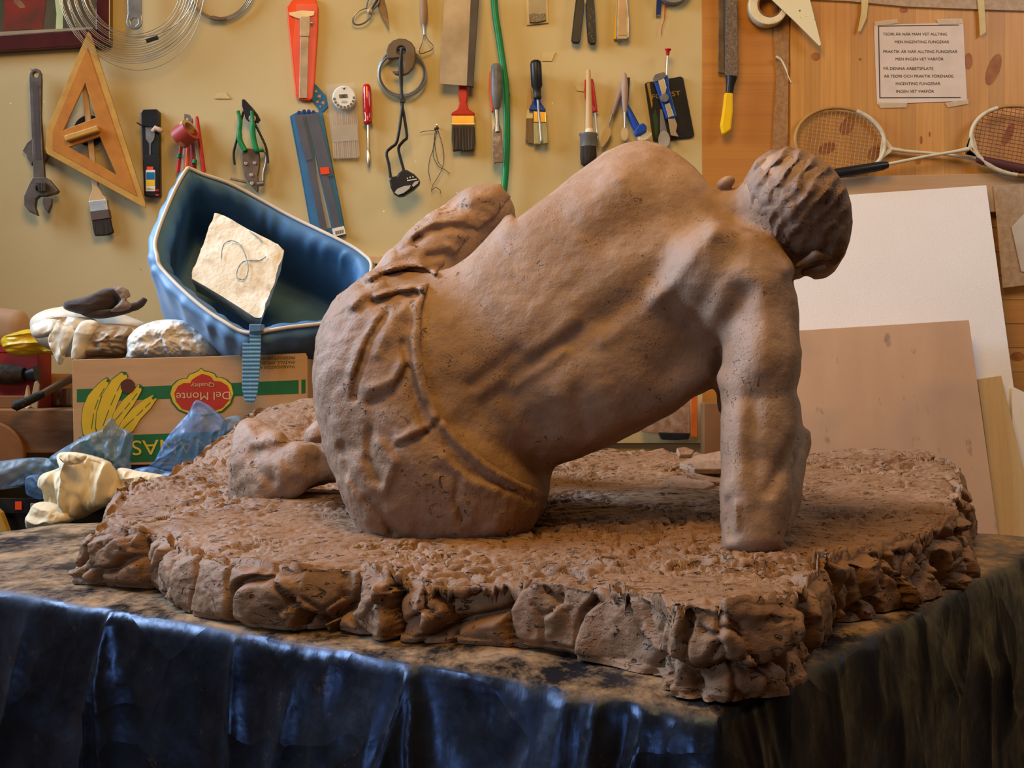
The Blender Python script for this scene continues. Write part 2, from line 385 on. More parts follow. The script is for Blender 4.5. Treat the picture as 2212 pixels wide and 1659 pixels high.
# ---------------------------------------------------------------- turntable and drape
HT = .27; TZ = CZ-HT
def G(u, v, z=0.0):
    """point on the plane z above the table top, seen at pixel u,v"""
    d = F*(HT-z)/(v-CY); return ((u-CX)*d/F, d)
TP = [(.171, .905), (.952, 1.934), (.62, 2.25), (.3, 2.34), (-.5, 2.30), (-.88, 2.16), (-.99, 1.93), (-1.07, 1.70)]
def drape_mat():
    m, t, b = nt('black_plastic'); co = coords(t)
    n = noise(t, co, 9, 5, .65)
    dust = ramp(t, noise(t, coords(t, (1, .6, 1)), 14, 6, .75, .15), [(.42, 0.), (.62, 1.)])
    geo = t.nodes.new('ShaderNodeNewGeometry'); sp = t.nodes.new('ShaderNodeSeparateXYZ'); t.links.new(geo.outputs['Normal'], sp.inputs[0])
    up = ramp(t, sp.outputs['Z'], [(.72, 0.), (.97, 1.)])
    base = mixc(t, ramp(t, n, [(.4, 0.), (.65, 1.)]), (.006, .006, .008), (.014, .016, .022))
    mu = t.nodes.new('ShaderNodeMath'); mu.operation = 'MULTIPLY_ADD'; t.links.new(dust, mu.inputs[0]); t.links.new(up, mu.inputs[1])
    mu.inputs[2].default_value = 0.0
    f2 = ramp(t, noise(t, co, 30, 6, .85), [(.60, 0.), (.76, .4)])
    c = mixc(t, f2, base, (.16, .10, .06))
    c = mixc(t, mu.outputs[0], c, (.34, .215, .105))
    t.links.new(c, b.inputs['Base Color'])
    rv = mixc(t, ramp(t, noise(t, co, 12, 5, .7), [(.4, 0.), (.6, 1.)]), (.22, .22, .22), (.46, .46, .46)); rr = mixc(t, mu.outputs[0], rv, (.85, .85, .85)); t.links.new(rr, b.inputs['Roughness'])
    b.inputs['Specular IOR Level'].default_value = .3; b.inputs['Specular Tint'].default_value = (.24, .44, 1.0, 1)  # blue tint puts the sky's sheen into the plastic itself
    wv = t.nodes.new('ShaderNodeMixRGB'); wv.blend_type = 'ADD'; wv.inputs[0].default_value = .12
    nz_ = nd(t, 'ShaderNodeTexNoise', i_Scale=6.0, i_Detail=2.0); t.links.new(co, nz_.inputs['Vector']); t.links.new(co, wv.inputs[1]); t.links.new(nz_.outputs['Color'], wv.inputs[2])
    vr = voro(t, wv.outputs[0], 9, 'F1')
    n1 = bump(t, b, vr.outputs['Distance'], .4, .03); n1 = bump(t, b, noise(t, co, 16, 3, .5), .35, .010, n1); bump(t, b, noise(t, co, 110, 3, .5), .08, .003, n1)
    return m
MAT_DRAPE = drape_mat()
def resample(poly, n):
    p = np.array(poly, float); q = np.vstack([p, p[:1]]); L = np.r_[0, np.cumsum(np.hypot(*np.diff(q, axis=0).T))]
    s = np.linspace(0, L[-1], n, endpoint=False)
    return np.stack([np.interp(s, L, q[:, 0]), np.interp(s, L, q[:, 1])], 1), s
table = thing('modelling_table', 'low sculpting table wrapped in black plastic sheeting under the clay sculpture', 'table', (0, 1.7, 0))
tp = [Vector((x*.985+.001, 1.7+(y-1.7)*.985, z)) for z in (TZ-.008, TZ-.035) for x, y in TP]
nn = len(TP)
o = mk('table_top', tp, [list(range(nn)), list(range(nn, 2*nn))]+[[i, (i+1) % nn, (i+1) % nn+nn, i+nn] for i in range(nn)], M('table_wood', (.3, .18, .08), rough=.7), table); fixn(o)
for x, y in ((.15, 1.15), (.75, 1.9), (-.85, 1.8), (-.1, 2.2)):
    boxm('leg', (x-.03, y-.03, 0), (x+.03, y+.03, TZ-.035), M('table_wood', (.3, .18, .08), rough=.7), table, bw=.003)
NP = 1400; ring, sarc = resample(TP, NP)
cen = np.array([-.02, 1.72])
tang = np.roll(ring, -1, 0)-np.roll(ring, 1, 0); tang /= np.linalg.norm(tang, axis=1)[:, None]
nrm = np.stack([tang[:, 1], -tang[:, 0]], 1)
ker = np.ones(7)/7
for c_ in (0, 1): nrm[:, c_] = np.convolve(np.r_[nrm[-3:, c_], nrm[:, c_], nrm[:3, c_]], ker, 'valid')
nrm /= np.linalg.norm(nrm, axis=1)[:, None]
rows = []
sp3 = np.stack([sarc*6, sarc*0, sarc*0], 1)
for k in range(14):   # top sheet, centre to edge
    f = (k+1)/14
    xy = cen+(ring-cen)*(.5+.5*f*.995)
    z = TZ+.0015*fbm(np.c_[xy*18, xy[:, :1]*0], 3)+(.0 if k < 13 else -.0015)
    rows.append(np.c_[xy, z])
H = TZ-.06
for k in range(70):   # hanging skirt
    t_ = (k+1)/70.; z = TZ-.004-t_*H
    a = min(1, t_*7)
    q = np.c_[sarc*5.5, np.full(NP, t_*2.2), sarc*0]
    fold = fbm(q, 2, 3); fold2 = fbm(np.c_[sarc*24+3*fold, np.full(NP, t_*9), sarc*0], 3, 9)
    ridge = 1-np.abs(fbm(np.c_[sarc*7+t_*1.5, np.full(NP, t_*4.), sarc*0+4], 2, 21))*1.6
    off = .002+a*(.006+.009*fold+.0014*fold2+.010*np.clip(ridge, 0, 1)**4)+.012*t_
    fl = np.exp(-((ring[:, 0]-.02)/.17)**2)*(ring[:, 1] < 1.3); off = off+fl*.05*np.minimum(1, t_/.2)+fl*.012*fold2
    fm = (nrm[:, 0] < 0)*(nrm[:, 1] < -.3)
    for xc, w0, k1, k2, am in ((-.100, .006, -.02, .16, .030), (-.478, .007, -.03, .05, .022), (.075, .006, 0., .06, .012), (-.30, .008, .05, .0, .010)):
        for kk, sg_ in ((k1, 1.0), (k2, .7)):
            dx = ring[:, 0]-(xc+kk*min(t_, .5)*1.6)
            off = off+fm*am*sg_*min(1, t_*9+.15)*np.exp(-np.abs(dx)/(w0+.035*t_)*np.where(dx < 0, 2.2, .9))
    zz = z+a*.004*fold2
    rows.append(np.c_[ring+nrm*off[:, None], zz])
V = np.vstack(rows); nr = len(rows)
i0 = np.arange(nr-1)[:, None]*NP+np.arange(NP)[None]; i1 = np.arange(nr-1)[:, None]*NP+(np.arange(NP)[None]+1) % NP
fs = np.stack([i0, i1, i1+NP, i0+NP], -1).reshape(-1, 4)
dr = mk('plastic_sheeting', V, fs, MAT_DRAPE, table, smooth=True, label='crumpled dusty black plastic sheeting with a bluish sky sheen tinted into it')
# ---------------------------------------------------------------- clay sculpture
sculpt = thing('clay_sculpture', 'large unfinished brown clay sculpture of a reclining bare-backed man on a rough slab', 'sculpture', (0, 1.6, TZ))
# --- slab: outline of its foot on the table (pixel coordinates of the visible foot, the rest in metres)
foot_px = [(154, 1264), (240, 1272), (323, 1279), (398, 1324), (470, 1345), (547, 1358), (641, 1368), (746, 1364), (830, 1385), (910, 1398), (1000, 1398), (1084, 1403), (1208, 1420), (1300, 1440), (1383, 1463), (1438, 1513), (1500, 1520), (1575, 1529), (1650, 1518), (1712, 1507), (1751, 1474), (1772, 1403), (1822, 1348), (1900, 1330), (1986, 1308), (2040, 1285), (2085, 1262), (2096, 1190)]
SO = [G(u, v) for u, v in foot_px]+[(.84, 2.05), (.82, 2.20), (.70, 2.27), (.2, 2.26), (-.3, 2.22), (-.50, 2.23), (-.555, 2.15), (-.61, 2.02), (-.635, 1.88), (-.635, 1.76), (-.61, 1.62)]
# heights of the top (x, y, z above the table) from pixel, z
CP = [(204, 1165, .058), (250, 1185, .06), (338, 1200, .064), (463, 1214, .068), (607, 1259, .062), (700, 1256, .066), (796, 1254, .066), (945, 1269, .062), (1100, 1280, .066), (1203, 1288, .068), (1329, 1285, .075), (1471, 1299, .083), (1560, 1305, .086), (1657, 1322, .084), (1740, 1290, .075), (1780, 1260, .066), (1822, 1206, .072), (1904, 1175, .078), (2010, 1150, .085), (2105, 1120, .09),
      (1500, 1200, .082), (1620, 1150, .09), (1300, 1200, .075), (1080, 1165, .075), (880, 1170, .075), (700, 1160, .078), (600, 1066, .110), (690, 1058, .108), (745, 1065, .100), (520, 1050, .112), (500, 1130, .085), (400, 1110, .09), (300, 1130, .08)]
HP = [(*G(u, v, z), z) for u, v, z in CP]
for u, v, d in [(330, 1040, 1.93), (400, 1000, 2.02), (470, 950, 2.12), (520, 905, 2.16), (545, 872, 2.2), (600, 872, 2.2), (680, 853, 2.22), (760, 850, 2.2), (560, 940, 2.02), (480, 1020, 1.9), (650, 960, 2.0), (700, 1000, 1.95),
                (1300, 975, 2.2), (1400, 972, 2.22), (1500, 985, 2.2), (1000, 960, 2.2), (1700, 990, 2.22), (1800, 975, 2.22), (1900, 968, 2.24), (2000, 975, 2.2), (2080, 985, 2.12), (2118, 1020, 2.02), (2100, 1060, 1.85), (1400, 1060, 1.75), (1500, 1090, 1.6), (1250, 1080, 1.65), (1850, 1060, 1.8), (1950, 1080, 1.75), (1760, 1100, 1.6), (1900, 1020, 2.0), (1350, 1020, 1.95)]:
    HP.append(((u-CX)*d/F, d, HT-(v-CY)*d/F))
HP = np.array(HP)
def top_h0(xy):
    d2 = (xy[:, None, 0]-HP[None, :, 0])**2+(xy[:, None, 1]-HP[None, :, 1])**2
    w = 1/(d2+.0012)**1.6
    return (w*HP[None, :, 2]).sum(1)/w.sum(1)
_hx = np.linspace(-.8, 1.0, 150); _hy = np.linspace(.85, 2.4, 130)
_hg = top_h0(np.stack(np.meshgrid(_hx, _hy, indexing='ij'), -1).reshape(-1, 2)).reshape(150, 130)
def top_h(xy):
    a = np.clip((xy[:, 0]-_hx[0])/(_hx[1]-_hx[0]), 0, 148.999); b = np.clip((xy[:, 1]-_hy[0])/(_hy[1]-_hy[0]), 0, 128.999)
    i = a.astype(int); j = b.astype(int); a = a-i; b = b-j
    return (_hg[i, j]*(1-a)+_hg[i+1, j]*a)*(1-b)+(_hg[i, j+1]*(1-a)+_hg[i+1, j+1]*a)*b
NS = 1500
so, ss = resample(SO, NS)
# weight vertices to the camera side: keep uniform, closed
tg = np.roll(so, -3, 0)-np.roll(so, 3, 0); tg /= np.linalg.norm(tg, axis=1)[:, None]
sn = np.stack([tg[:, 1], -tg[:, 0]], 1)
ker = np.ones(61)/61
for c_ in (0, 1): sn[:, c_] = np.convolve(np.r_[sn[-30:, c_], sn[:, c_], sn[:30, c_]], ker, 'valid')
sn /= np.linalg.norm(sn, axis=1)[:, None]
if ((so+sn*.01-so.mean(0))**2).sum() < ((so-so.mean(0))**2).sum(): sn = -sn
NW, NT = 52, 230
cs_ = so-sn*.0
ctr = np.array([.05, 1.72])
he = top_h(cs_-sn*.02)
# erosion along the top rim so its outline is ragged
rag = .008*fbm(np.c_[ss*14, ss*0, ss*0], 3, 40)
rows = []
for k in range(NW):
    t_ = k/(NW-1.)
    xy = cs_-sn*(.010*t_**2+.0)[..., None] if False else cs_-sn*(.012*t_*t_)
    z = TZ+.0015+(he-.0035)*t_
    rows.append(np.c_[xy, z])
edge = rows[-1][:, :2]
for k in range(1, NT+1):
    f = k/float(NT); f = f**1.15
    xy = edge+(ctr-edge)*(f*.999)
    rows.append(np.c_[xy, TZ+np.zeros(NS)])
Vw = np.vstack(rows[:NW]); Vt = np.vstack(rows[NW:])
Vt[:, 2] = TZ+top_h(Vt[:, :2])
# wall relief: torn lumps with crevices
def relief(p):
    wp = p+.016*np.stack([fbm(p*17, 2, 60), fbm(p*17, 2, 61), fbm(p*17, 2, 62)], 1)
    q = wp*np.array([12.5, 12.5, 10.]); f1, f2, rid, vec = vor(q, 100)
    q2 = wp*np.array([34, 34, 22.])+7.3; g1, g2, rid2, vec2 = vor(q2, 200)
    ax = (rid[:, None]*np.array([7.1, 13.7, 5.3])) % 1-.5
    tilt = (vec*ax).sum(1)
    ax2 = (rid2[:, None]*np.array([17.1, 3.7, 9.3])) % 1-.5
    tilt2 = (vec2*ax2).sum(1)
    cre = np.exp(-((f2-f1)/.07)**2); cre2 = np.exp(-((g2-g1)/.10)**2)
    keep2 = np.clip((fbm(p*11, 2, 75)+.15)*3, 0, 1)
    sm = fbm(p*np.array([30, 30, 12.]), 2, 72)
    return .024*(rid-.45)+.038*tilt-.018*cre+.010*fbm(p*8, 2, 70)+keep2*(.017*tilt2-.007*cre2+.010*(rid2-.5))+.0035*sm+.0011*fbm(p*130, 2, 80)
dw = relief(Vw)
tw = np.repeat(np.linspace(0, 1, NW), NS)
amp = np.where(tw < .08, .55, 1.0)*np.where(tw > .9, 1-.75*(tw-.9)/.1, 1)
nW = np.tile(sn, (NW, 1))
Vw[:, :2] += nW*(dw*amp-.002)[:, None]
Vw[:, 2] += (tw > .7)*((tw-.7)/.3)*.006*fbm(Vw*45, 2, 90)
# push undercuts near the foot
Vw[:, :2] -= nW*(np.clip(.18-tw, 0, 1)*.05*(fbm(np.c_[np.tile(ss, NW)*16, tw*2, tw*0], 2, 95)+.3))[:, None]
# top relief: flaky, streaked, following x
def topr(p, edge_t):
    q = np.c_[p[:, 0]*16, p[:, 1]*52, p[:, 0]*0]
    w_ = np.c_[p[:, 0]*20, p[:, 1]*20, p[:, 0]*0]
    q = q+np.c_[1.3*fbm(w_, 2, 301), 1.3*fbm(w_, 2, 302), p[:, 0]*0]
    f1, f2, rid, vec = vor(q, 310)
    pit = np.exp(-((f2-f1)/.10)**2)
    msk = np.clip(fbm(np.c_[p[:, :2]*9, p[:, :1]*0], 3, 320)*1.6+.35, 0, 1)
    q3 = np.c_[p[:, 0]*34, p[:, 1]*95, p[:, 0]*0]; a1, a2, ar, av = vor(q3+np.c_[.8*fbm(w_*2, 2, 303), .8*fbm(w_*2, 2, 304), p[:, 0]*0], 330)
    return .010*(rid-.5)*msk-.009*pit*msk+.0032*(ar-.5)-.0034*np.exp(-((a2-a1)/.12)**2)*np.clip(msk+.3, 0, 1)+.0035*fbm(np.c_[p[:, :2]*12, p[:, :1]*0], 2, 340)+.0007*fbm(p*140, 2, 350)
tt = np.repeat((np.arange(1, NT+1)/float(NT)), NS)
Vt[:, 2] += topr(Vt, tt)
# rim dips: crevices of the wall run on over the edge
dist_in = np.linalg.norm(Vt[:, :2]-np.tile(edge, (NT, 1)), axis=1)
near = np.exp(-(dist_in/.022)**2)
rl = np.zeros(len(Vt)); _m = dist_in < .06; rl[_m] = relief(Vt[_m])
Vt[:, 2] += near*(np.clip(rl, -.03, .012)*.9-.004)
Vt[:, :2] += np.tile(sn, (NT, 1))*(near**2*np.tile(dw[-NS:]*.25, NT))[:, None]
V = np.vstack([Vw, Vt]); nr = NW+NT
i0 = np.arange(nr-1)[:, None]*NS+np.arange(NS)[None]; i1 = np.arange(nr-1)[:, None]*NS+(np.arange(NS)[None]+1) % NS
fs = np.stack([i0, i1, i1+NS, i0+NS], -1).reshape(-1, 4)
# close the last ring with a centre fan kept as quads
slab = mk('clay_slab', V, fs, MAT_SLAB, sculpt, smooth=True, label='rough torn clay slab under the figure')

# --- figure as a sampled field
VX = .003
lo = np.array([-.44, 1.16, -.215]); hi = np.array([.47, 2.0, .345])   # z relative to the camera height
N = np.ceil((hi-lo)/VX).astype(int)+1
gx = [lo[i]+VX*np.arange(N[i]) for i in range(3)]
def P3(u, v, d): return np.array([(u-CX)*d/F, d, (CY-v)*d/F])
def new(): return np.full(N, .2, dtype=np.float32)
def sub(a, b):
    i0 = [max(0, int((a[i]-lo[i])/VX)) for i in range(3)]; i1 = [min(N[i], int((b[i]-lo[i])/VX)+2) for i in range(3)]
    if any(p >= q for p, q in zip(i0, i1)): return None
    sl = tuple(slice(p, q) for p, q in zip(i0, i1))
    return sl, gx[0][sl[0]][:, None, None], gx[1][sl[1]][None, :, None], gx[2][sl[2]][None, None, :]
def smin(a, b, k):
    h = np.clip(.5+.5*(b-a)/k, 0, 1); return b+(a-b)*h-k*h*(1-h)
def cone(A, p, q, k=.03):
    """round cone between (u,v,d,r px)"""
    a = P3(*p[:3]); b = P3(*q[:3]); ra = p[3]*p[2]/F; rb = q[3]*q[2]/F
    m = max(ra, rb)+k+.03
    s = sub(np.minimum(a, b)-m, np.maximum(a, b)+m)
    if s is None: return
    sl, X, Y, Z = s; ba = b-a; L2 = (ba**2).sum()
    t_ = np.clip(((X-a[0])*ba[0]+(Y-a[1])*ba[1]+(Z-a[2])*ba[2])/L2, 0, 1)
    dd = np.sqrt((X-a[0]-t_*ba[0])**2+(Y-a[1]-t_*ba[1])**2+(Z-a[2]-t_*ba[2])**2)-(ra+(rb-ra)*t_)
    A[sl] = smin(A[sl], dd.astype(np.float32), k)
def ell(A, c, ru, rv, rd, ang=0, k=.03, yaw=0):
    """ellipsoid: ru,rv px in the picture plane turned by ang (deg, ccw), rd metres deep, yaw about vertical"""
    p = P3(*c); s_ = c[2]/F; r = np.array([ru*s_, rd, rv*s_]); m = r.max()+k+.03
    s = sub(p-m, p+m)
    if s is None: return
    sl, X, Y, Z = s; X = X-p[0]; Y = Y-p[1]; Z = Z-p[2]
    ca, sa = math.cos(R(ang)), math.sin(R(ang))
    x = X*ca+Z*sa; z = -X*sa+Z*ca
    cy, sy = math.cos(R(yaw)), math.sin(R(yaw))
    x, y = x*cy+Y*sy, -x*sy+Y*cy
    k0 = np.sqrt((x/r[0])**2+(y/r[1])**2+(z/r[2])**2)+1e-6; k1 = np.sqrt((x/r[0]**2)**2+(y/r[1]**2)**2+(z/r[2]**2)**2)+1e-6
    dd = k0*(k0-1)/k1
    A[sl] = smin(A[sl], dd.astype(np.float32), k)
A = new()
# trunk
ell(A, (1450, 625, 1.52), 270, 300, .115, 35, .04)
ell(A, (1270, 710, 1.52), 250, 250, .105, 35, .05)
ell(A, (1110, 790, 1.52), 240, 222, .100, 33, .05)
ell(A, (895, 880, 1.53), 215, 262, .135, 12, .05)
ell(A, (860, 780, 1.56), 170, 190, .12, 10, .05)
ell(A, (950, 1020, 1.50), 200, 165, .125, -10, .05)
ell(A, (1020, 1090, 1.52), 180, 90, .12, 5, .04)
ell(A, (850, 1080, 1.5), 110, 110, .10, 0, .04)
cone(A, (1175, 545, 1.52, 82), (1020, 672, 1.53, 84), .04)
# far shoulder, scapula
cone(A, (1390, 430, 1.60, 118), (1210, 560, 1.58, 145), .05)
ell(A, (1385, 430, 1.56), 135, 120, .075, 0, .04)
# base of the neck
cone(A, (1450, 480, 1.56, 125), (1560, 490, 1.52, 95), .04)
cone(A, (1560, 490, 1.52, 92), (1665, 470, 1.47, 78), .03)
# near shoulder and shoulder blade
ell(A, (1570, 612, 1.405), 130, 116, .075, -35, .018)
ell(A, (1500, 610, 1.455), 120, 85, .06, 40, .04)
cone(A, (1618, 655, 1.385, 112), (1645, 800, 1.35, 96), .03)
cone(A, (1645, 800, 1.35, 98), (1632, 950, 1.325, 82), .02)
cone(A, (1632, 950, 1.325, 82), (1626, 1080, 1.30, 76), .02)
cone(A, (1626, 1080, 1.30, 76), (1622, 1175, 1.285, 74), .02)
# flank
cone(A, (1500, 760, 1.46, 105), (1260, 850, 1.48, 130), .04)
# far arm: hidden upper arm, visible elbow and forearm
cone(A, (1480, 700, 1.66, 70), (1690, 890, 1.56, 52), .02)
cone(A, (1705, 885, 1.54, 44), (1712, 960, 1.50, 50), .02)
cone(A, (1712, 960, 1.50, 50), (1692, 1080, 1.42, 50), .02)
cone(A, (1692, 1080, 1.42, 50), (1672, 1140, 1.37, 46), .02)
# skull and face
ell(A, (1722, 448, 1.44), 122, 136, .088, 35, .02)
ell(A, (1740, 490, 1.46), 104, 118, .085, 25, .02)
ell(A, (1755, 545, 1.49), 70, 68, .07, 20, .02)
cone(A, (1790, 560, 1.55, 34), (1775, 590, 1.56, 22), .015)
cone(A, (1745, 570, 1.50, 40), (1722, 590, 1.52, 24), .015)
# raised knee
cone(A, (850, 700, 1.64, 105), (960, 545, 1.69, 85), .02)
cone(A, (960, 545, 1.69, 84), (1050, 468, 1.75, 70), .012)
cone(A, (1050, 468, 1.72, 68), (1110, 1000, 1.86, 46), .03)
# thigh lying on the slab (in front, hidden)
cone(A, (950, 1020, 1.62, 110), (1060, 1060, 1.80, 80), .04)
def polyd(u, v, poly):
    """signed distance (px) to a closed polygon, negative inside"""
    p = np.array(poly, float); q = np.roll(p, -1, 0)
    best = np.full(u.shape, 1e9); ins = np.zeros(u.shape, bool)
    for (ax, ay), (bx, by) in zip(p, q):
        ex, ey = bx-ax, by-ay; t_ = np.clip(((u-ax)*ex+(v-ay)*ey)/(ex*ex+ey*ey), 0, 1)
        best = np.minimum(best, (u-ax-t_*ex)**2+(v-ay-t_*ey)**2)
        c = ((ay > v) != (by > v)); xx = ax+(v-ay)/((by-ay) if by != ay else 1e-9)*ex
        ins ^= c & (u < xx)
    return np.where(ins, -1, 1)*np.sqrt(best)
def lined(u, v, poly):
    best = np.full(u.shape, 1e9)
    for (ax, ay), (bx, by) in zip(poly[:-1], poly[1:]):
        ex, ey = bx-ax, by-ay; t_ = np.clip(((u-ax)*ex+(v-ay)*ey)/(ex*ex+ey*ey), 0, 1)
        best = np.minimum(best, (u-ax-t_*ex)**2+(v-ay-t_*ey)**2)
    return np.sqrt(best)
OUT = [(800, 1200), (765, 1110), (745, 1060), (722, 1010), (702, 960), (690, 900), (684, 860), (683, 800), (690, 745), (702, 690), (725, 650), (745, 630), (790, 590), (810, 562), (855, 535), (880, 505), (915, 475), (975, 437), (1005, 415), (1035, 404), (1080, 404), (1100, 420), (1113, 445), (1117, 470), (1165, 432), (1200, 405), (1275, 350), (1300, 325), (1345, 306), (1385, 303), (1430, 312), (1460, 328), (1500, 360), (1535, 400), (1555, 414), (1585, 406), (1605, 385), (1630, 342), (1660, 322), (1700, 315), (1740, 325), (1775, 345), (1800, 362), (1825, 400), (1838, 440), (1841, 480), (1835, 520), (1822, 560), (1805, 590), (1785, 607), (1757, 607), (1750, 598), (1738, 597), (1728, 606), (1716, 606), (1727, 640), (1733, 680), (1733, 720), (1737, 760), (1730, 810), (1722, 842), (1740, 880), (1757, 930), (1753, 965), (1745, 1000), (1738, 1060), (1728, 1105), (1715, 1150), (1700, 1200), (1548, 1200), (1550, 1100), (1549, 1000), (1551, 900), (1549, 850), (1540, 838), (1500, 858), (1450, 895), (1385, 932), (1320, 965), (1280, 985), (1235, 1020), (1200, 1050), (1180, 1085), (1160, 1130), (1150, 1200)]
class PG:
    """signed distance to a polygon, looked up on a 3 px raster"""
    def __init__(self, poly):
        self.u = np.arange(440, 1900, 3.); self.v = np.arange(240, 1300, 3.)
        U, V_ = np.meshgrid(self.u, self.v, indexing='ij'); self.g = polyd(U.ravel(), V_.ravel(), poly).reshape(U.shape)
    def __call__(self, u, v):
        a = np.clip((u-440)/3., 0, len(self.u)-1.001); b = np.clip((v-240)/3., 0, len(self.v)-1.001)
        i = a.astype(np.int32); j = b.astype(np.int32); a = a-i; b = b-j; g = self.g
        return (g[i, j]*(1-a)+g[i+1, j]*a)*(1-b)+(g[i, j+1]*(1-a)+g[i+1, j+1]*a)*b
OUTG = PG(OUT)
def strokes(s, u, v, front, ST):
    for a, r_, pl in ST:
        q = np.array(pl, float); m = (u > q[:, 0].min()-2.6*r_) & (u < q[:, 0].max()+2.6*r_) & (v > q[:, 1].min()-2.6*r_) & (v < q[:, 1].max()+2.6*r_)
        w = np.nonzero(m)[0]
        s[w] -= front[w]*(a*.001)*np.exp(-(lined(u[w], v[w], pl)/r_)**2)
def band(A, w=.022):
    idx = np.nonzero(np.abs(A) < w); return idx
def pix(idx):
    x = gx[0][idx[0]]; y = gx[1][idx[1]]; z = gx[2][idx[2]]
    return x, y, z, CX+F*x/y, CY-F*z/y
def clip_outline(A, poly, k):
    idx = np.nonzero(A < .03); x, y, z, u, v = pix(idx)
    dd = poly(u, v)*y/F
    s = A[idx]; A[idx] = -smin(-s, -dd, k)
clip_outline(A, OUTG, .022)
# strokes (amp mm, radius px, points)
ST = [
 (-2.4, 38, [(1570, 470), (1490, 545), (1410, 620), (1320, 680), (1240, 740), (1160, 800), (1090, 850), (1020, 905)]),
 (4, 44, [(1440, 520), (1340, 600), (1230, 670), (1120, 730), (1020, 790)]),
 (4, 44, [(1400, 700), (1310, 770), (1220, 820), (1130, 880)]),
 (9, 26, [(1545, 492), (1505, 540), (1465, 590), (1420, 640)]),
 (5, 24, [(1420, 640), (1370, 690), (1300, 730)]),
 (7, 26, [(1545, 492), (1600, 498), (1650, 525), (1690, 570)]),
 (-7, 28, [(1580, 560), (1540, 620), (1500, 690)]),
 (-13, 34, [(1600, 640), (1575, 710), (1560, 780)]),
 (-8, 40, [(1530, 730), (1480, 770), (1440, 800)]),
 (5, 34, [(1650, 620), (1655, 700), (1640, 790)]),
 (7, 50, [(1260, 430), (1330, 400)]),
 (-5, 40, [(1300, 520), (1390, 480), (1470, 450)]),
 (5, 40, [(1390, 340), (1340, 370)]),
 (-4, 24, [(1520, 420), (1560, 470), (1630, 520), (1680, 570)]),
 (4, 18, [(1240, 690), (1190, 730), (1150, 755)]), (-2.6, 13, [(1250, 715), (1200, 752), (1150, 785)]), (4, 14, [(1215, 760), (1160, 800), (1110, 835)]),
 (-3, 14, [(1110, 760), (1060, 800), (1020, 830)]), (3, 14, [(1085, 820), (1040, 850)]),
 (4, 24, [(1080, 880), (1120, 930), (1180, 960)]), (-4, 22, [(990, 920), (1060, 960), (1150, 1000)]),
 (4, 26, [(1300, 840), (1330, 900)]), (-3, 18, [(1250, 850), (1270, 930)]), (4, 24, [(1210, 860), (1220, 950)]),
 (-4, 20, [(1630, 860), (1625, 960), (1640, 1100)]), (4, 26, [(1600, 900), (1590, 1040)]),
 (-6, 14, [(1745, 860), (1730, 940), (1690, 1000), (1660, 1060)]),
 (-5, 9, [(1574, 1080), (1577, 1120), (1580, 1160)]), (4, 7, [(1588, 1090), (1592, 1140)]),
]
idx = band(A); x, y, z, u, v = pix(idx); s = A[idx].astype(np.float64); front = 1/(1+np.exp((y-1.62)/.02))
strokes(s, u, v, front, ST)
pw = np.stack([x, y, z], 1)
s -= .0013*fbm(pw*22, 2, 500)+.0006*fbm(pw*75, 3, 510)
A[idx] = s.astype(np.float32)
def nets(A):
    """naive surface nets -> world verts, quads"""
    sg = A < 0
    c = np.zeros(np.array(A.shape)-1, np.int8)
    for a in (0, 1):
        for b in (0, 1):
            for d in (0, 1): c += sg[a:A.shape[0]-1+a, b:A.shape[1]-1+b, d:A.shape[2]-1+d]
    act = (c > 0) & (c < 8); ci = np.nonzero(act); n = len(ci[0])
    vid = np.full(act.shape, -1, np.int32); vid[ci] = np.arange(n)
    acc = np.zeros((n, 3)); cnt = np.zeros(n)
    E = [((0, 0, 0), (1, 0, 0)), ((0, 1, 0), (1, 1, 0)), ((0, 0, 1), (1, 0, 1)), ((0, 1, 1), (1, 1, 1)), ((0, 0, 0), (0, 1, 0)), ((1, 0, 0), (1, 1, 0)), ((0, 0, 1), (0, 1, 1)), ((1, 0, 1), (1, 1, 1)), ((0, 0, 0), (0, 0, 1)), ((1, 0, 0), (1, 0, 1)), ((0, 1, 0), (0, 1, 1)), ((1, 1, 0), (1, 1, 1))]
    for e0, e1 in E:
        v0 = A[ci[0]+e0[0], ci[1]+e0[1], ci[2]+e0[2]].astype(float); v1 = A[ci[0]+e1[0], ci[1]+e1[1], ci[2]+e1[2]].astype(float)
        m = (v0 < 0) != (v1 < 0); t_ = np.where(m, v0/(v0-v1+1e-12), 0)
        for k in range(3): acc[:, k] += np.where(m, e0[k]+(e1[k]-e0[k])*t_, 0)
        cnt += m
    pos = (np.stack(ci, 1)+acc/cnt[:, None])*VX+lo; pos[:, 2] += CZ
    Q = []
    for ax in range(3):
        sh = [slice(1, -1)]*3; sh[ax] = slice(0, -1); sh2 = list(sh); sh2[ax] = slice(1, None)
        a0 = sg[tuple(sh)]; a1 = sg[tuple(sh2)]; e = np.nonzero(a0 != a1); fl = a0[e]
        b = [e[k]+(0 if k == ax else 1) for k in range(3)]; o1, o2 = [(1, 2), (2, 0), (0, 1)][ax]
        def g(i, j):
            q = [b[0].copy(), b[1].copy(), b[2].copy()]; q[o1] -= i; q[o2] -= j; return vid[q[0], q[1], q[2]]
        qd = np.stack([g(1, 1), g(0, 1), g(0, 0), g(1, 0)], 1)
        qd[~fl] = qd[~fl][:, ::-1]; Q.append(qd)
    return pos, np.vstack(Q)
BODY = A
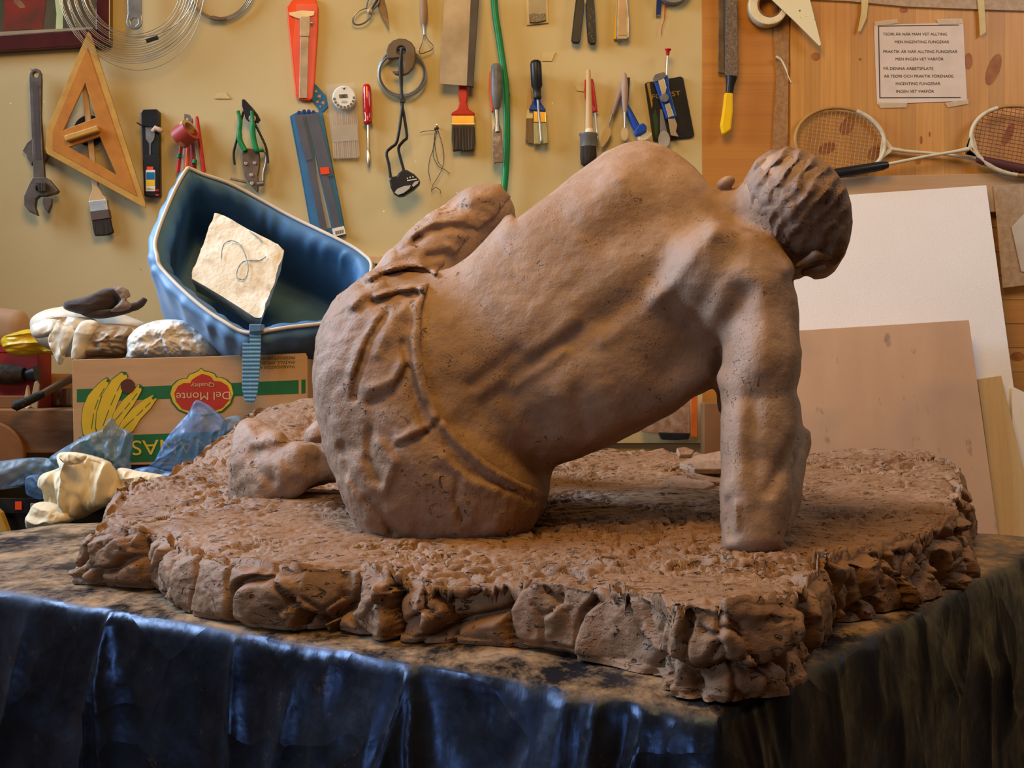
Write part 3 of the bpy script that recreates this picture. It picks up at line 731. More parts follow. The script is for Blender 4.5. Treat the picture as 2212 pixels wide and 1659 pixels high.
# --- hair: raised cap over the skull
HAIR_UV = [(1600, 392), (1630, 342), (1690, 300), (1760, 315), (1850, 400), (1860, 500), (1835, 560), (1800, 575), (1780, 545), (1735, 555), (1715, 545), (1690, 530), (1665, 505), (1662, 478), (1625, 450), (1622, 415)]
Hh = new(); ell(Hh, (1722, 448, 1.44), 121, 135, .090, 35, .02); ell(Hh, (1740, 490, 1.46), 106, 118, .088, 25, .02)
Hh -= .003
idx = np.nonzero(np.abs(Hh) < .05); x, y, z, u, v = pix(idx); s = Hh[idx].astype(float)
pw = np.stack([x, y, z], 1)
# locks: bands fanning over the skull towards the lower left
wx = fbm(pw*26, 2, 600)
ph = (u*.8+v*.5)*.22+2.2*wx+1.5*np.sin((v-u*.6)*.02); ridge = 1-2*np.abs(np.sin(ph*.5))
s -= .0042*ridge*(.6+.6*fbm(pw*14, 2, 610))+.0034*fbm(pw*34, 3, 620)
f1, f2, rid, vec = vor(pw*np.array([60, 60, 60.]), 640); s -= .002*(rid-.5)-.0016*np.exp(-((f2-f1)/.12)**2)
s = np.maximum(s, PG(HAIR_UV)(u, v)*y/F*.8-.001)
s = -smin(-s, -(OUTG(u, v)*y/F-.001), .012)
Hh[idx] = s.astype(np.float32)
# --- trousers: the shell below the waistband
WB = [(935, 602), (922, 624), (910, 668), (908, 751), (922, 834), (949, 895), (994, 945), (1049, 995), (1121, 1040), (1166, 1056), (1260, 1080)]
TR = [(600, 560), (700, 300), (1100, 300), (1104, 425), (1070, 468), (1030, 498), (972, 560), (946, 588)]+WB+[(1260, 1230), (600, 1230)]
T = BODY.copy(); idx = band(T, .045); x, y, z, u, v = pix(idx); s = T[idx].astype(float)
s -= .0055*np.clip((1185-u)/90, .0, 1)*np.clip(lined(u, v, [(1112, 300), (1108, 428), (1074, 472), (1034, 502), (976, 564), (950, 592)])/28, 0, 1)
pw = np.stack([x, y, z], 1); front = 1/(1+np.exp((y-1.72)/.02))
lipd = lined(u, v, WB)
s -= front*.0045*np.clip((1160-u)/80, 0, 1)*np.exp(-((lipd-10)/9)**2)-front*.002*np.exp(-((lipd-26)/6)**2)
ST2 = [
 (-22, 17, [(850, 606), (885, 596), (925, 600)]), (8, 9, [(800, 600), (850, 578), (905, 573), (938, 590)]), (8, 9, [(815, 640), (860, 622), (910, 618), (938, 606)]),
 (-9, 9, [(810, 652), (850, 640), (900, 636)]), (-7, 10, [(790, 620), (830, 592)]), (6, 10, [(760, 660), (800, 622), (830, 612)]),
 (-6, 8, [(835, 680), (800, 730), (775, 800), (765, 860)]), (5, 12, [(815, 690), (785, 740), (760, 800)]), (4, 16, [(880, 660), (850, 690), (815, 760)]),
 (-5, 8, [(870, 740), (885, 820), (905, 880), (920, 930)]), (4, 9, [(890, 720), (898, 800), (915, 860)]),
 (-5, 9, [(800, 870), (850, 850), (880, 800)]), (5, 12, [(800, 840), (850, 820), (870, 780)]),
 (5, 9, [(860, 950), (900, 930), (930, 920)]), (-5, 7, [(865, 962), (915, 940), (960, 900)]),
 (-5, 9, [(800, 930), (795, 990), (820, 1040)]), (5, 12, [(820, 960), (850, 1000), (830, 1060)]), (-6, 9, [(800, 1080), (825, 1110), (850, 1150)]),
 (-4, 8, [(960, 960), (1000, 1010), (1060, 1040), (1120, 1060)]), (5, 12, [(960, 990), (1010, 1040), (1070, 1060)]), (-4, 8, [(990, 1030), (985, 1080), (1000, 1120)]),
 (-6, 9, [(900, 520), (930, 495), (980, 490), (1020, 500)]), (7, 12, [(900, 505), (940, 480), (1000, 470)]), (-8, 9, [(925, 555), (960, 550), (975, 570)]), (-6, 7, [(860, 545), (895, 525), (905, 510)]),
 (7, 14, [(840, 560), (880, 535)]), (7, 18, [(1020, 430), (1060, 420)]), (-5, 14, [(1000, 450), (960, 465)]), (-6, 9, [(990, 560), (1000, 590)]), (5, 9, [(970, 530), (1000, 560)]),
 (5, 26, [(760, 1000), (770, 1060)]), (-5, 10, [(740, 960), (755, 1020), (790, 1080)])]
strokes(s, u, v, front, ST2)
s -= .0018*fbm(pw*45, 3, 700)
f1, f2, rid, vec = vor(pw*24+.6*np.stack([fbm(pw*20, 2, 710)]*3, 1), 720); s -= .0035*(rid-.5)*np.clip(fbm(pw*10, 2, 730)+.3, 0, 1)
s = np.maximum(s, PG(TR)(u, v)*y/F)
T[idx] = s.astype(np.float32)
def fieldmesh(name, A, mat, parent, label=None):
    A = A.copy(); A[0] = A[-1] = .1; A[:, 0] = A[:, -1] = .1; A[:, :, 0] = A[:, :, -1] = .1
    v, q = nets(A); return mk(name, v, q, mat, parent, smooth=True, label=label)
# ears belong to the body
ell(BODY, (1566, 397, 1.47), 24, 14, .016, 32, .004)
cone(BODY, (1728, 574, 1.385, 9), (1762, 551, 1.373, 10), .004)
cone(BODY, (1762, 551, 1.373, 10), (1790, 553, 1.385, 9), .004)
cone(BODY, (1738, 588, 1.395, 9), (1776, 578, 1.39, 9), .006)
body = fieldmesh('body', BODY, MAT_BODY, sculpt, 'bare clay back, arms and head of the reclining man')
fieldmesh('hair', Hh, MAT_HAIR, body, 'roughly modelled clay hair')
fieldmesh('trousers', T, MAT_CLOTH, body, 'creased clay trousers with a raised waistband')
# --- folded foot sticking out to the left, toe behind it
lo = np.array([-.46, 1.45, -.20]); hi = np.array([-.12, 2.1, .02]); N = np.ceil((hi-lo)/VX).astype(int)+1
gx = [lo[i]+VX*np.arange(N[i]) for i in range(3)]
A = new()
cone(A, (820, 1000, 1.64, 55), (700, 1005, 1.66, 56), .03)
cone(A, (700, 1005, 1.66, 56), (640, 1010, 1.66, 74), .03)
cone(A, (640, 1010, 1.66, 78), (560, 1005, 1.70, 76), .03)
cone(A, (560, 985, 1.70, 62), (545, 945, 1.73, 48), .03)
cone(A, (600, 1080, 1.66, 70), (680, 1080, 1.66, 60), .04)
cone(A, (540, 1030, 1.70, 56), (560, 1090, 1.70, 60), .03)
OUTF = [(493, 1060), (495, 1000), (500, 960), (508, 930), (520, 910), (540, 903), (562, 907), (600, 928), (640, 952), (665, 958), (700, 962), (760, 955), (830, 950), (830, 1040), (760, 1055), (715, 1052), (690, 1045), (662, 1056), (640, 1090), (500, 1100)]
clip_outline(A, PG(OUTF), .016)
ell(A, (695, 935, 1.86), 42, 26, .03, 35, .01)
idx = band(A); x, y, z, u, v = pix(idx); pw = np.stack([x, y, z], 1)
s = A[idx]-.003*fbm(pw*24, 3, 800)-.0015*fbm(pw*70, 3, 810)
s = s.astype(float); strokes(s, u, v, np.ones(len(s)), [(-7, 18, [(560, 985), (600, 968), (640, 940)]), (6, 18, [(640, 965), (648, 1015)]), (-9, 24, [(690, 1000), (720, 1030), (760, 1040)]), (6, 18, [(535, 925), (555, 950), (600, 945)]), (-5, 12, [(555, 1010), (585, 1040)]), (4, 14, [(600, 1000), (610, 1040)])])
A[idx] = s.astype(np.float32)
fieldmesh('foot', A, MAT_CLOTH, body, 'clay foot folded back behind the hip')
# scraps of clay lying on the slab behind the arm
def blade(pp, th, name='clay_scrap', label=None):
    top = [P(*q) for q in pp]; n = len(top)
    bt = [p+Vector((rnd.uniform(-.002, .002), 0, -th)) for p in top]
    o = mk(name, top+bt, [list(range(n)), list(range(2*n-1, n-1, -1))]+[[i, i+n, (i+1) % n+n, (i+1) % n] for i in range(n)], MAT_CLOTH, None)
    fixn(o); bev(o, .002, 2)
    m = o.modifiers.new('s', 'SUBSURF'); m.levels = 1; m.render_levels = 2; m.subdivision_type = 'SIMPLE'
    return o
sc_ = [([(1468, 1000, 1.90), (1500, 985, 1.95), (1560, 972, 1.98), (1590, 1000, 1.92), (1560, 1012, 1.86), (1500, 1012, 1.86)], .010, 'thin curled clay scrap topmost in the pile behind the arm'),
       ([(1462, 967, 2.0), (1480, 964, 2.03), (1500, 972, 2.05), (1495, 980, 1.99), (1468, 982, 1.98)], .008, 'small clay scrap at the far end of the pile'),
       ([(1435, 1040, 1.80), (1450, 1028, 1.84), (1500, 1026, 1.86), (1545, 1045, 1.82), (1520, 1056, 1.78), (1450, 1052, 1.78)], .012, 'rolled clay scrap lowest in the pile behind the arm'),
       ([(1480, 1022, 1.84), (1520, 1016, 1.9), (1575, 1024, 1.9), (1575, 1042, 1.84), (1520, 1040, 1.83)], .009, 'flat clay scrap in the middle of the pile behind the arm')]
for pp, th, lb in sc_: tag(blade(pp, th), lb, 'clay scrap', 'clay scraps behind the arm')
# ---------------------------------------------------------------- tools on the wall
STEEL = M('steel', (.34, .32, .29), (.22, .2, .18), sc=30, rough=.38, metal=.9)
OLDST = M('old_steel', (.17, .125, .09), (.09, .065, .05), sc=25, rough=.5, metal=.7, bmp=.3)
WORN = M('worn_steel_plate', (.30, .26, .21), (.19, .155, .12), sc=9, rough=.5, metal=.45)
CHROME = M('chrome', (.55, .52, .46), (.42, .38, .33), rough=.36, metal=.9)
BLACK = M('black_plastic_part', (.012, .012, .013), (.02, .02, .022), rough=.35)
BRIST = M('dark_bristle', (.02, .015, .012), (.05, .035, .025), sc=300, rough=.8, stretch=(1, 1, .05), bmp=1, bsc=500)
GBRIST = M('grey_bristle', (.10, .085, .07), (.05, .04, .03), sc=300, rough=.8, stretch=(1, 1, .05), bmp=1, bsc=500)
RED = M('red_plastic', (.50, .02, .015), (.42, .015, .012), rough=.28)
ORANGE = M('orange_plastic', (.85, .085, .02), (.75, .065, .015), rough=.3)
GREEN = M('green_rubber', (.01, .21, .06), (.008, .17, .05), rough=.35)
BLUE = M('blue_plastic', (.012, .07, .36), (.01, .05, .28), rough=.3)
YELLOW = M('yellow_plastic', (.80, .50, .01), (.75, .45, .01), rough=.35)
BEECH = M('pale_wood', (.60, .40, .20), (.52, .33, .15), sc=40, rough=.5, stretch=(1, 1, .1))
OCHRE = M('ochre_wood', (.55, .30, .06), (.46, .23, .04), sc=30, rough=.45)
ORWOOD = M('orange_wood', (.50, .19, .025), (.42, .15, .018), sc=30, rough=.45)
GOLD = M('brass_ferrule', (.70, .48, .14), (.55, .36, .1), rough=.25, metal=.9)
CREAM = M('cream_plastic', (.72, .64, .42), (.62, .52, .3), sc=60, rough=.4, lo=.5, hi=.7)
WHITE = M('white_print', (.75, .70, .62), (.7, .64, .56), rough=.5)
INK = M('black_ink', (.02, .018, .018), rough=.6)
CLEARP = M('clear_plastic', (.62, .58, .50), (.55, .5, .42), rough=.12, alpha=.2, spec=.5)
CLEAR2 = M('pouch_film', (.8, .5, .4), rough=.12, alpha=.06, spec=.5)
CARD_BLUE = M('blue_card', (.01, .16, .34), (.012, .12, .28), sc=20, rough=.35)
GREY = M('grey_plastic', (.16, .15, .14), (.1, .1, .09), sc=40, rough=.4)
BROWNP = M('brown_plastic', (.13, .09, .06), (.1, .07, .05), rough=.4)
D0 = W-.001
def T(name, label, cat, u, v, group=None): return thing(name, label, cat, P(u, v, D0), group)
def nail(u, v, par, d=None):
    p = P(u, v, W); tube('nail', [p, p-Vector((0, .03, -.003))], .0018, CHROME, par, seg=8)
# framed picture
t = T('framed_painting', 'dark red framed painting cropped by the upper left corner', 'painting', 80, 30)
FR = M('dark_red_frame', (.075, .012, .010), (.05, .008, .007), rough=.25, coat=.4)
plate('canvas', [(-60, -60), (212, -60), (208, 62), (-60, 74)], W-.012, .006, M('painted_canvas', (.05, .055, .03), (.12, .09, .05), sc=9, rough=.35, stretch=(1, 1, .5)), t)
plate('painted_robe', [(8, -60), (95, -60), (100, 0), (92, 62), (6, 67), (10, 20)], W-.0126, .001, M('red_paint', (.26, .03, .015), (.10, .035, .02), sc=14, rough=.35), t, label='red robe painted on the canvas')
plate('painted_hand', [(28, -10), (48, 4), (56, 16), (44, 18), (30, 6)], W-.013, .001, M('flesh_paint', (.28, .14, .06), (.2, .09, .04), sc=30, rough=.4), t)
plate('painted_streak', [(112, -60), (136, -60), (136, 68), (120, 69), (122, 30)], W-.0128, .001, M('pale_green_paint', (.62, .68, .40), (.45, .5, .2), sc=8, rough=.3), t, label='pale green streak painted on the canvas')  # strip of pale green paint on the canvas
plate('mount', [(-60, 72), (200, 58), (200, 63), (-60, 80)], W-.014, .003, M('mount_board', (.35, .28, .16), rough=.6), t)
plate('frame_bar', [(-60, 79), (206, 63), (238, 96), (-60, 114)], W-.024, .023, FR, t, bw=.003)
plate('frame_bar', [(206, -60), (238, -60), (238, 96), (206, 63)], W-.024, .023, FR, t, bw=.003)
# coils of wire
WIRE = M('galvanised_wire', (.50, .43, .32), (.36, .3, .22), rough=.35, metal=.6)
def loop(par, u, v, a, b, d, r, mat=WIRE, n=72, ang=0, name='wire_loop'):
    ca, sa = math.cos(R(ang)), math.sin(R(ang))
    pts = [P(u+a*math.cos(q)*ca-b*math.sin(q)*sa, v+a*math.cos(q)*sa+b*math.sin(q)*ca, d+.003*math.sin(q*2+u)) for q in [2*math.pi*i/n for i in range(n)]]
    return tube(name, pts, r, mat, par, seg=6, closed=True)
t = T('wire_coil', 'large loose coil of thin galvanised wire at the top left', 'wire coil', 290, -40)
for i in range(14):
    a = 100+i*4.6; loop(t, 290+1.4*math.sin(i*2.1)*2-i*.6, -32-i*.5, a, a*1.12-6+i*.2, W-.032-.0018*i, .0009)
loop(t, 292, -20, 146, 172, W-.034, .0008, ang=-8)
loop(t, 300, -30, 122, 110, W-.062, .0014)
plate('tape_wrap', quadstrip(315, 88, 341, 80, 4, 4), W-.064, .006, BLACK, t, bw=.001)
nail(290, -130, t)
t = T('small_wire_coil', 'small tight wire coil right of the large one', 'wire coil', 475, -40)
for i in range(4): loop(t, 474+i, -32-i, 66+i*3, 70+i*3, W-.008-.003*i, .0017)
plate('wire_clamp', [(453, 36), (460, 33), (475, 37), (487, 36), (488, 42), (476, 43), (462, 43), (454, 41)], W-.022, .007, OLDST, t, bw=.001)
t = T('ring_spanner', 'grey ring spanner hanging inside the large wire coil', 'spanner', 290, 0)
hexp = [(290+9.5*math.cos(i*math.pi/3+.3), 47+9.5*math.sin(i*math.pi/3+.3)) for i in range(6)]
plate('shank', [(274, -60), (305, -60), (305, 30), (307, 46)]+[(290+17*math.cos(q), 46+17*math.sin(q)) for q in [i*math.pi/10 for i in range(1, 10)]]+[(273, 46), (276, 30)], W-.045, .007, STEEL, t, bw=.0012, holes=[hexp])
# adjustable wrenches
t = T('small_adjustable_wrench', 'small rusty adjustable wrench hanging behind the big one', 'wrench', 70, 300)
plate('shank', [(66, 262), (76, 258), (84, 330), (72, 336)], W-.012, .008, OLDST, t, bw=.001)
plate('jaw', [(48, 325), (58, 308), (68, 300), (84, 312), (104, 338), (96, 350), (84, 346), (74, 340), (68, 358), (60, 344), (56, 332)], W-.014, .01, OLDST, t, bw=.0015)
t = T('adjustable_wrench', 'big brown steel adjustable wrench hanging at far left', 'wrench', 80, 300)
plate('shank', [(62, 168), (63, 157), (69, 149), (76, 147), (84, 150), (88, 158), (89, 172), (88, 250), (93, 340), (96, 385), (72, 385), (70, 340), (65, 250)], W-.036, .012, OLDST, t, bw=.002, holes=[disc(76, 161, 6, 12)])
plate('shank_recess', [(70, 185), (83, 185), (88, 345), (77, 345)], W-.0365, .002, M('wrench_recess', (.075, .055, .045), rough=.6, metal=.5), t)
plate('fixed_jaw', [(70, 382), (96, 382), (106, 388), (126, 412), (122, 417), (98, 424), (84, 424), (77, 430), (75, 448), (81, 466), (62, 457), (51, 442), (51, 422), (60, 400)], W-.038, .016, OLDST, t, bw=.0025)
plate('movable_jaw', [(92, 426), (111, 428), (110, 444), (103, 461), (94, 448), (91, 436)], W-.036, .013, OLDST, t, bw=.002)
tube('worm_screw', [P(80, 404, W-.04), P(99, 404, W-.04)], .011, BLACK, t, seg=14)
for i in range(5): plate('thread', [(82+i*3.5, 395), (83.5+i*3.5, 395), (83.5+i*3.5, 413), (82+i*3.5, 413)], W-.052, .004, OLDST, t)
nail(76, 158, t)
# clear tape reel, long brush, set square
t = T('tape_reel', 'clear reel of tape hanging behind the wooden set square', 'tape reel', 192, 282)
plate('flange', disc(192, 282, 46, 40), W-.010, .003, CLEARP, t, holes=[disc(192, 282, 8, 16)])
plate('tape_core', disc(192, 282, 33, 36), W-.018, .007, BLACK, t, holes=[disc(192, 282, 17, 20)])
t = T('long_flat_brush', 'long pale handled flat brush with black bristles behind the set square', 'paint brush', 205, 300)
plate('handle', [(177, 190), (182, 180), (189, 183), (190, 200), (200, 300), (209, 378), (212, 402), (222, 420), (230, 428), (230, 433), (193, 436), (192, 430), (199, 410), (197, 385), (188, 300), (178, 210)], W-.026, .009, BEECH, t, bw=.002)
plate('ferrule', [(191, 434), (230, 430), (233, 452), (236, 470), (198, 476), (194, 455)], W-.030, .016, CHROME, t, bw=.002)
plate('ferrule_band', [(194.5, 457), (233.5, 452), (236.5, 470), (198, 476)], W-.0306, .017, M('dark_ferrule', (.12, .08, .06), rough=.5, metal=.5), t)
plate('bristles', [(198, 475), (236, 469), (240, 488), (244, 501), (234, 507), (222, 508), (204, 509), (200, 492)], W-.029, .013, BRIST, t, bw=.002)
for q in ((199, 440), (226, 436)): plate('rivet', disc(*q, 1.8, 8), W-.031, .002, GOLD, t)
t = T('wooden_set_square', 'large scratched wooden drawing triangle with grip bar', 'set square', 200, 280)
holes = [[(184, 180), (207, 254), (137, 281)], [(150, 318), (215, 295), (252, 378)]]
plate('rim', [(190, 67), (196, 74), (314, 440), (314, 449), (304, 444), (101, 332), (98, 322), (101, 280)], W-.042, .006, OCHRE, t, bw=.001, holes=holes)
def shrink(poly, f):
    c = np.mean(poly, 0); return [tuple(c+(np.array(p)-c)*f) for p in poly]
plate('face', [(188, 102), (296, 424), (113, 323), (113, 283)], W-.0435, .002, ORWOOD, t, bw=.0004, holes=[shrink(h_, 1.03) for h_ in holes])
plate('grip_bar', quadstrip(139, 299, 212, 276, 7, 7), W-.060, .017, OCHRE, t, bw=.004)
nail(182, 170, t)
# black scraper in a sleeve
t = T('black_blade_holder', 'black plastic blade holder with coloured label right of the set square', 'tool holder', 325, 330)
plate('sleeve', [(303, 243), (308, 236), (338, 235), (343, 241), (344, 330), (345, 424), (311, 424), (307, 330)], W-.022, .021, BLACK, t, bw=.003)
plate('sleeve_front', [(307, 335), (343, 335), (345, 353), (341, 424), (314, 424), (311, 353)], W-.027, .006, BLACK, t, bw=.002)
plate('scraper_blade', [(314, 275), (336, 275), (333, 300), (326, 310), (325.5, 334), (322.5, 334), (322, 310), (315, 300)], W-.0235, .002, STEEL, t)
plate('label_top', [(317, 360), (331, 360), (331, 367), (317, 367)], W-.0285, .001, ORANGE, t)
plate('label', [(315, 367), (335, 367), (335, 413), (315, 413)], W-.0285, .001, WHITE, t)
plate('label_print', [(316, 372), (334, 372), (334, 388), (316, 388)], W-.029, .0005, CARD_BLUE, t)
plate('label_print', [(316, 389), (334, 389), (334, 401), (316, 401)], W-.029, .0005, YELLOW, t)
text('lettering', '160mm', 317, 410, W-.0293, 4, INK, t, wfit=15)
for y_ in (409, 419): plate('red_mark', [(336, y_), (343, y_), (343, y_+4), (336, y_+4)], W-.0285, .001, RED, t)
ptube('wire_tie', [(296, 265), (304, 270), (325, 273), (345, 271)], W-.028, 1.6, BLACK, t, seg=8)
ptube('foam_plug', [(329, 284), (336, 277), (345, 281), (350, 284)], W-.03, [4, 6, 6, 4], M('foam', (.6, .45, .33), rough=.9, bmp=.6), t)
# tape roll over pens
t = T('pen_bundle', 'bundle of red and orange pens hanging behind the masking tape roll', 'pens', 405, 300)
for a, b, c_, e, m_, r_ in [(398, 262, 384, 372, RED, 4), (404, 262, 395, 372, CLEARP, 3.5), (408, 262, 403, 372, ORANGE, 4), (414, 256, 416, 372, M('dark_red_pen', (.3, .02, .02), rough=.3), 4), (420, 254, 430, 372, CLEARP, 4), (425, 252, 441, 372, RED, 4)]:
    bar('pen', a, b, c_, e, [(0, r_*.7), (.05, r_), (1, r_)], W-.014, m_, t)
for q in ((388, 333), (421, 345)): bar('pen_cap', q[0], q[1], q[0]-1, q[1]+8, [(0, 5), (1, 5)], W-.017, GREEN, t)
t = T('masking_tape_roll', 'red and cream masking tape roll hanging askew', 'tape roll', 400, 290)
ax_ = Vector((.80, -.35, .48)).normalized(); c0 = P(400, 289, W-.055)
a_ = ax_.orthogonal().normalized(); b_ = ax_.cross(a_)
vs = []; fs = []; n = 32
for rr, h_ in ((.030, -.022), (.030, .022), (.021, .022), (.021, -.022)):
    vs += [c0+ax_*h_+(a_*math.cos(2*math.pi*i/n)+b_*math.sin(2*math.pi*i/n))*rr for i in range(n)]
for k in range(4):
    for i in range(n): fs.append([k*n+i, k*n+(i+1) % n, ((k+1) % 4)*n+(i+1) % n, ((k+1) % 4)*n+i])
o = mk('tape', vs, fs, M('red_cream_tape', (.36, .05, .035), (.52, .36, .2), sc=18, rough=.4, lo=.5, hi=.56), t); fixn(o); autosmooth(o)
plate('hanging_tab', [(398, 246), (410, 248), (416, 258), (410, 268), (398, 262)], W-.04, .002, STEEL, t, holes=[disc(404, 257, 3, 8)])
# snips
t = T('green_pliers', 'long nose pliers with green handles above the metal snips', 'pliers', 540, 260)
plate('jaws', [(522, 215), (528, 214), (545, 232), (556, 246), (562, 258), (556, 266), (548, 262), (544, 256), (536, 262), (530, 256), (526, 240), (522, 228)], W-.034, .010, BLACK, t, bw=.0015)
plate('joint', disc(545, 256, 8, 14), W-.038, .005, STEEL, t, bw=.001)
ptube('grip', smooth_pts([(514, 240), (519, 262), (517, 285), (519, 305), (530, 326)], 4), W-.036, [4]*3+[5]*6+[6]*8, GREEN, t)
ptube('grip', smooth_pts([(544, 240), (546, 262), (546, 285), (549, 305), (556, 325), (568, 322)], 4), W-.036, [4]*5+[6]*12+[4]*4, GREEN, t)
ptube('arm', smooth_pts([(548, 262), (562, 290), (575, 320), (579, 352)], 4), W-.03, 2.6, BLACK, t)
ptube('arm', smooth_pts([(526, 240), (512, 300), (505, 330), (507, 356)], 4), W-.03, 2.6, BLACK, t)
t = T('metal_snips', 'dark bolted metal snips hanging under the green pliers', 'snips', 545, 350)
plate('head', [(522, 326), (534, 320), (552, 322), (560, 330), (560, 360), (556, 380), (558, 395), (556, 416), (548, 408), (538, 396), (528, 380), (523, 355)], W-.030, .012, OLDST, t, bw=.002)
for q in ((531, 353), (550, 352), (543, 378), (544, 396)): plate('bolt', disc(*q, 4, 12), W-.0335, .004, CHROME, t, bw=.0006)
ptube('lever', smooth_pts([(560, 326), (574, 328), (575, 350), (570, 372), (568, 398)], 4), W-.026, 3.2, STEEL, t)
ptube('lever', [(498, 386), (515, 390), (532, 394)], W-.02, 2.8, STEEL, t)
bar('pivot', 556, 398, 570, 396, [(0, 6), (1, 6)], W-.03, STEEL, t)
# caliper pouch
t = T('caliper_pouch', 'bright orange pouch holding a steel vernier caliper', 'pouch', 655, 110)
plate('pouch', [(619, 16), (634, -6), (681, -6), (687, 15), (686, 65), (682, 120), (678, 182), (674, 214), (668, 217), (644, 216), (638, 205), (628, 110), (621, 40)], W-.014, .013, ORANGE, t, bw=.003)
plate('beam', [(651, 34), (668, 34), (666, 120), (663, 212), (646, 212), (648, 120)], W-.018, .003, STEEL, t, bw=.0006)
plate('jaw', [(624, 27), (652, 22), (680, 24), (678, 33), (668, 36), (652, 42), (638, 38), (626, 33)], W-.019, .004, CHROME, t, bw=.0006)
plate('slider', [(648, 36), (670, 36), (668, 78), (648, 78)], W-.021, .004, STEEL, t, bw=.0006)
plate('pouch_window', [(640, 8), (686, 8), (682, 120), (675, 212), (644, 212), (632, 110)], W-.0225, .0008, CLEAR2, t)
bar('thumb_wheel', 671, 50, 676, 50, [(0, 4), (1, 4)], W-.02, CHROME, t)
# saw blades package
t = T('header_card', 'torn blue header card with orange prints above the blade package', 'card', 692, 210)
plate('card', [(676, 178), (684, 184), (704, 207), (709, 229), (699, 240), (690, 243), (686, 232), (672, 214)], W-.006, .002, CARD_BLUE, t)
for q in ((690, 208, 5), (698, 222, 5), (683, 197, 4), (692, 230, 3), (686, 220, 4)): plate('orange_print', [(q[0]+q[2]*math.cos(i*1.05)*(1 if i % 2 else .6), q[1]+q[2]*math.sin(i*1.05)*(1 if i % 2 else .6)) for i in range(6)], W-.007, .0008, M('orange_ink', (.7, .25, .08), rough=.5), t)
t = T('blade_package', 'blue card package of crossed dark saw blades', 'package', 690, 370)
plate('card', [(626, 251), (640, 243), (648, 240), (697, 243), (722, 375), (748, 507), (720, 511), (672, 500), (650, 375)], W-.007, .003, CARD_BLUE, t, bw=.0005)
plate('card_slot', [(680, 330), (690, 380), (716, 492), (694, 494)], W-.0078, .0008, M('pale_backing', (.45, .42, .36), rough=.5), t)
DKB = M('dark_blade', (.035, .035, .06), (.07, .06, .07), sc=10, rough=.45, metal=.2)
for q, dd in [((650, 248, 700, 498), .012), ((668, 246, 730, 496), .014), ((676, 246, 714, 380), .016), ((644, 248, 668, 345), .018)]:
    plate('saw_blade', quadstrip(*q, 8, 7), W-dd, .0015, DKB, t)
for q in ((646, 243), (657, 240), (667, 240), (677, 242)): plate('blade_end', disc(*q, 4, 10), W-.014, .002, M('blade_blue', (.03, .04, .2), rough=.3), t)
plate('package_film', [(630, 250), (695, 243), (744, 500), (676, 506)], W-.0205, .0006, M('package_film', (.35, .4, .45), rough=.12, alpha=.07, spec=.5), t)
plate('price_sticker', [(691, 362), (710, 361), (712, 375), (693, 377)], W-.0212, .0006, ORANGE, t)
plate('barcode_label', [(717, 494), (743, 488), (747, 505), (721, 511)], W-.0212, .0006, WHITE, t)
for i in range(9): plate('barcode_bar', quadstrip(724+i*2.1, 499.5-i*.5, 725.6+i*2.1, 507-i*.5, .4+.3*(i % 2), .4+.3*(i % 2)), W-.0216, .0003, INK, t)
# timer and bag of sticks
t = T('stick_bag', 'clear bag of thin wooden sticks hanging under the white timer', 'bag', 745, 280)
plate('film', [(704, 183), (766, 178), (772, 240), (777, 337), (772, 341), (720, 343), (712, 260)], W-.016, .001, CLEARP, t)
for i in range(13):
    a = 717+i*4.1; plate('stick', quadstrip(a, 240+rnd.uniform(-4, 10), a+5+rnd.uniform(-1, 1), 340, 1.3, 1.2), W-.012-.001*(i % 3), .002, BEECH, t)
plate('paper_band', [(716, 272), (771, 268), (773, 303), (719, 307)], W-.0155, .0006, M('paper_band', (.6, .48, .3), rough=.6, alpha=.7), t)
t = T('digital_timer', 'round white digital timer', 'timer', 743, 210)
plate('case', disc(743, 210, 26, 36), W-.034, .016, M('white_plastic', (.80, .76, .66), rough=.3), t, bw=.004)
plate('display', [(732, 204), (750, 203), (751, 211), (733, 212)], W-.0348, .001, M('lcd', (.16, .16, .1), rough=.2), t)
text('display_digits', '00', 738, 210.5, W-.0352, 6, INK, t)
for i in range(9):
    q = R(170-i*21); plate('button', [(743+a*math.cos(q+b), 210+a*math.sin(q+b)) for a, b in ((19, -.13), (24, -.11), (24, .11), (19, .13))], W-.0352, .001, GREY, t, bw=.0003)
plate('logo_mark', [(739, 189), (742, 191), (747, 188), (743, 194)], W-.035, .0006, INK, t)
plate('start_button', [(738, 217), (748, 217), (749, 222), (737, 222)], W-.0352, .001, M('pale_grey_plastic', (.5, .48, .42), rough=.4), t, bw=.0003)
# screwdriver, red
t = T('red_screwdriver', 'screwdriver with a clear red handle hanging right of the timer', 'screwdriver', 795, 270)
bar('handle', 792, 182, 795, 268, [(0, 5), (.03, 8), (.1, 9.5), (.7, 9.5), (.84, 7), (.9, 9), (.97, 10), (1, 8)], W-.016, M('clear_red_plastic', (.55, .015, .015), (.35, .01, .01), rough=.12, coat=.5), t)
bar('shaft', 795, 268, 797, 364, [(0, 2.4), (.58, 2.4), (.6, 4.4), (.88, 4.6), (.93, 3), (1, .8)], W-.016, CHROME, t)
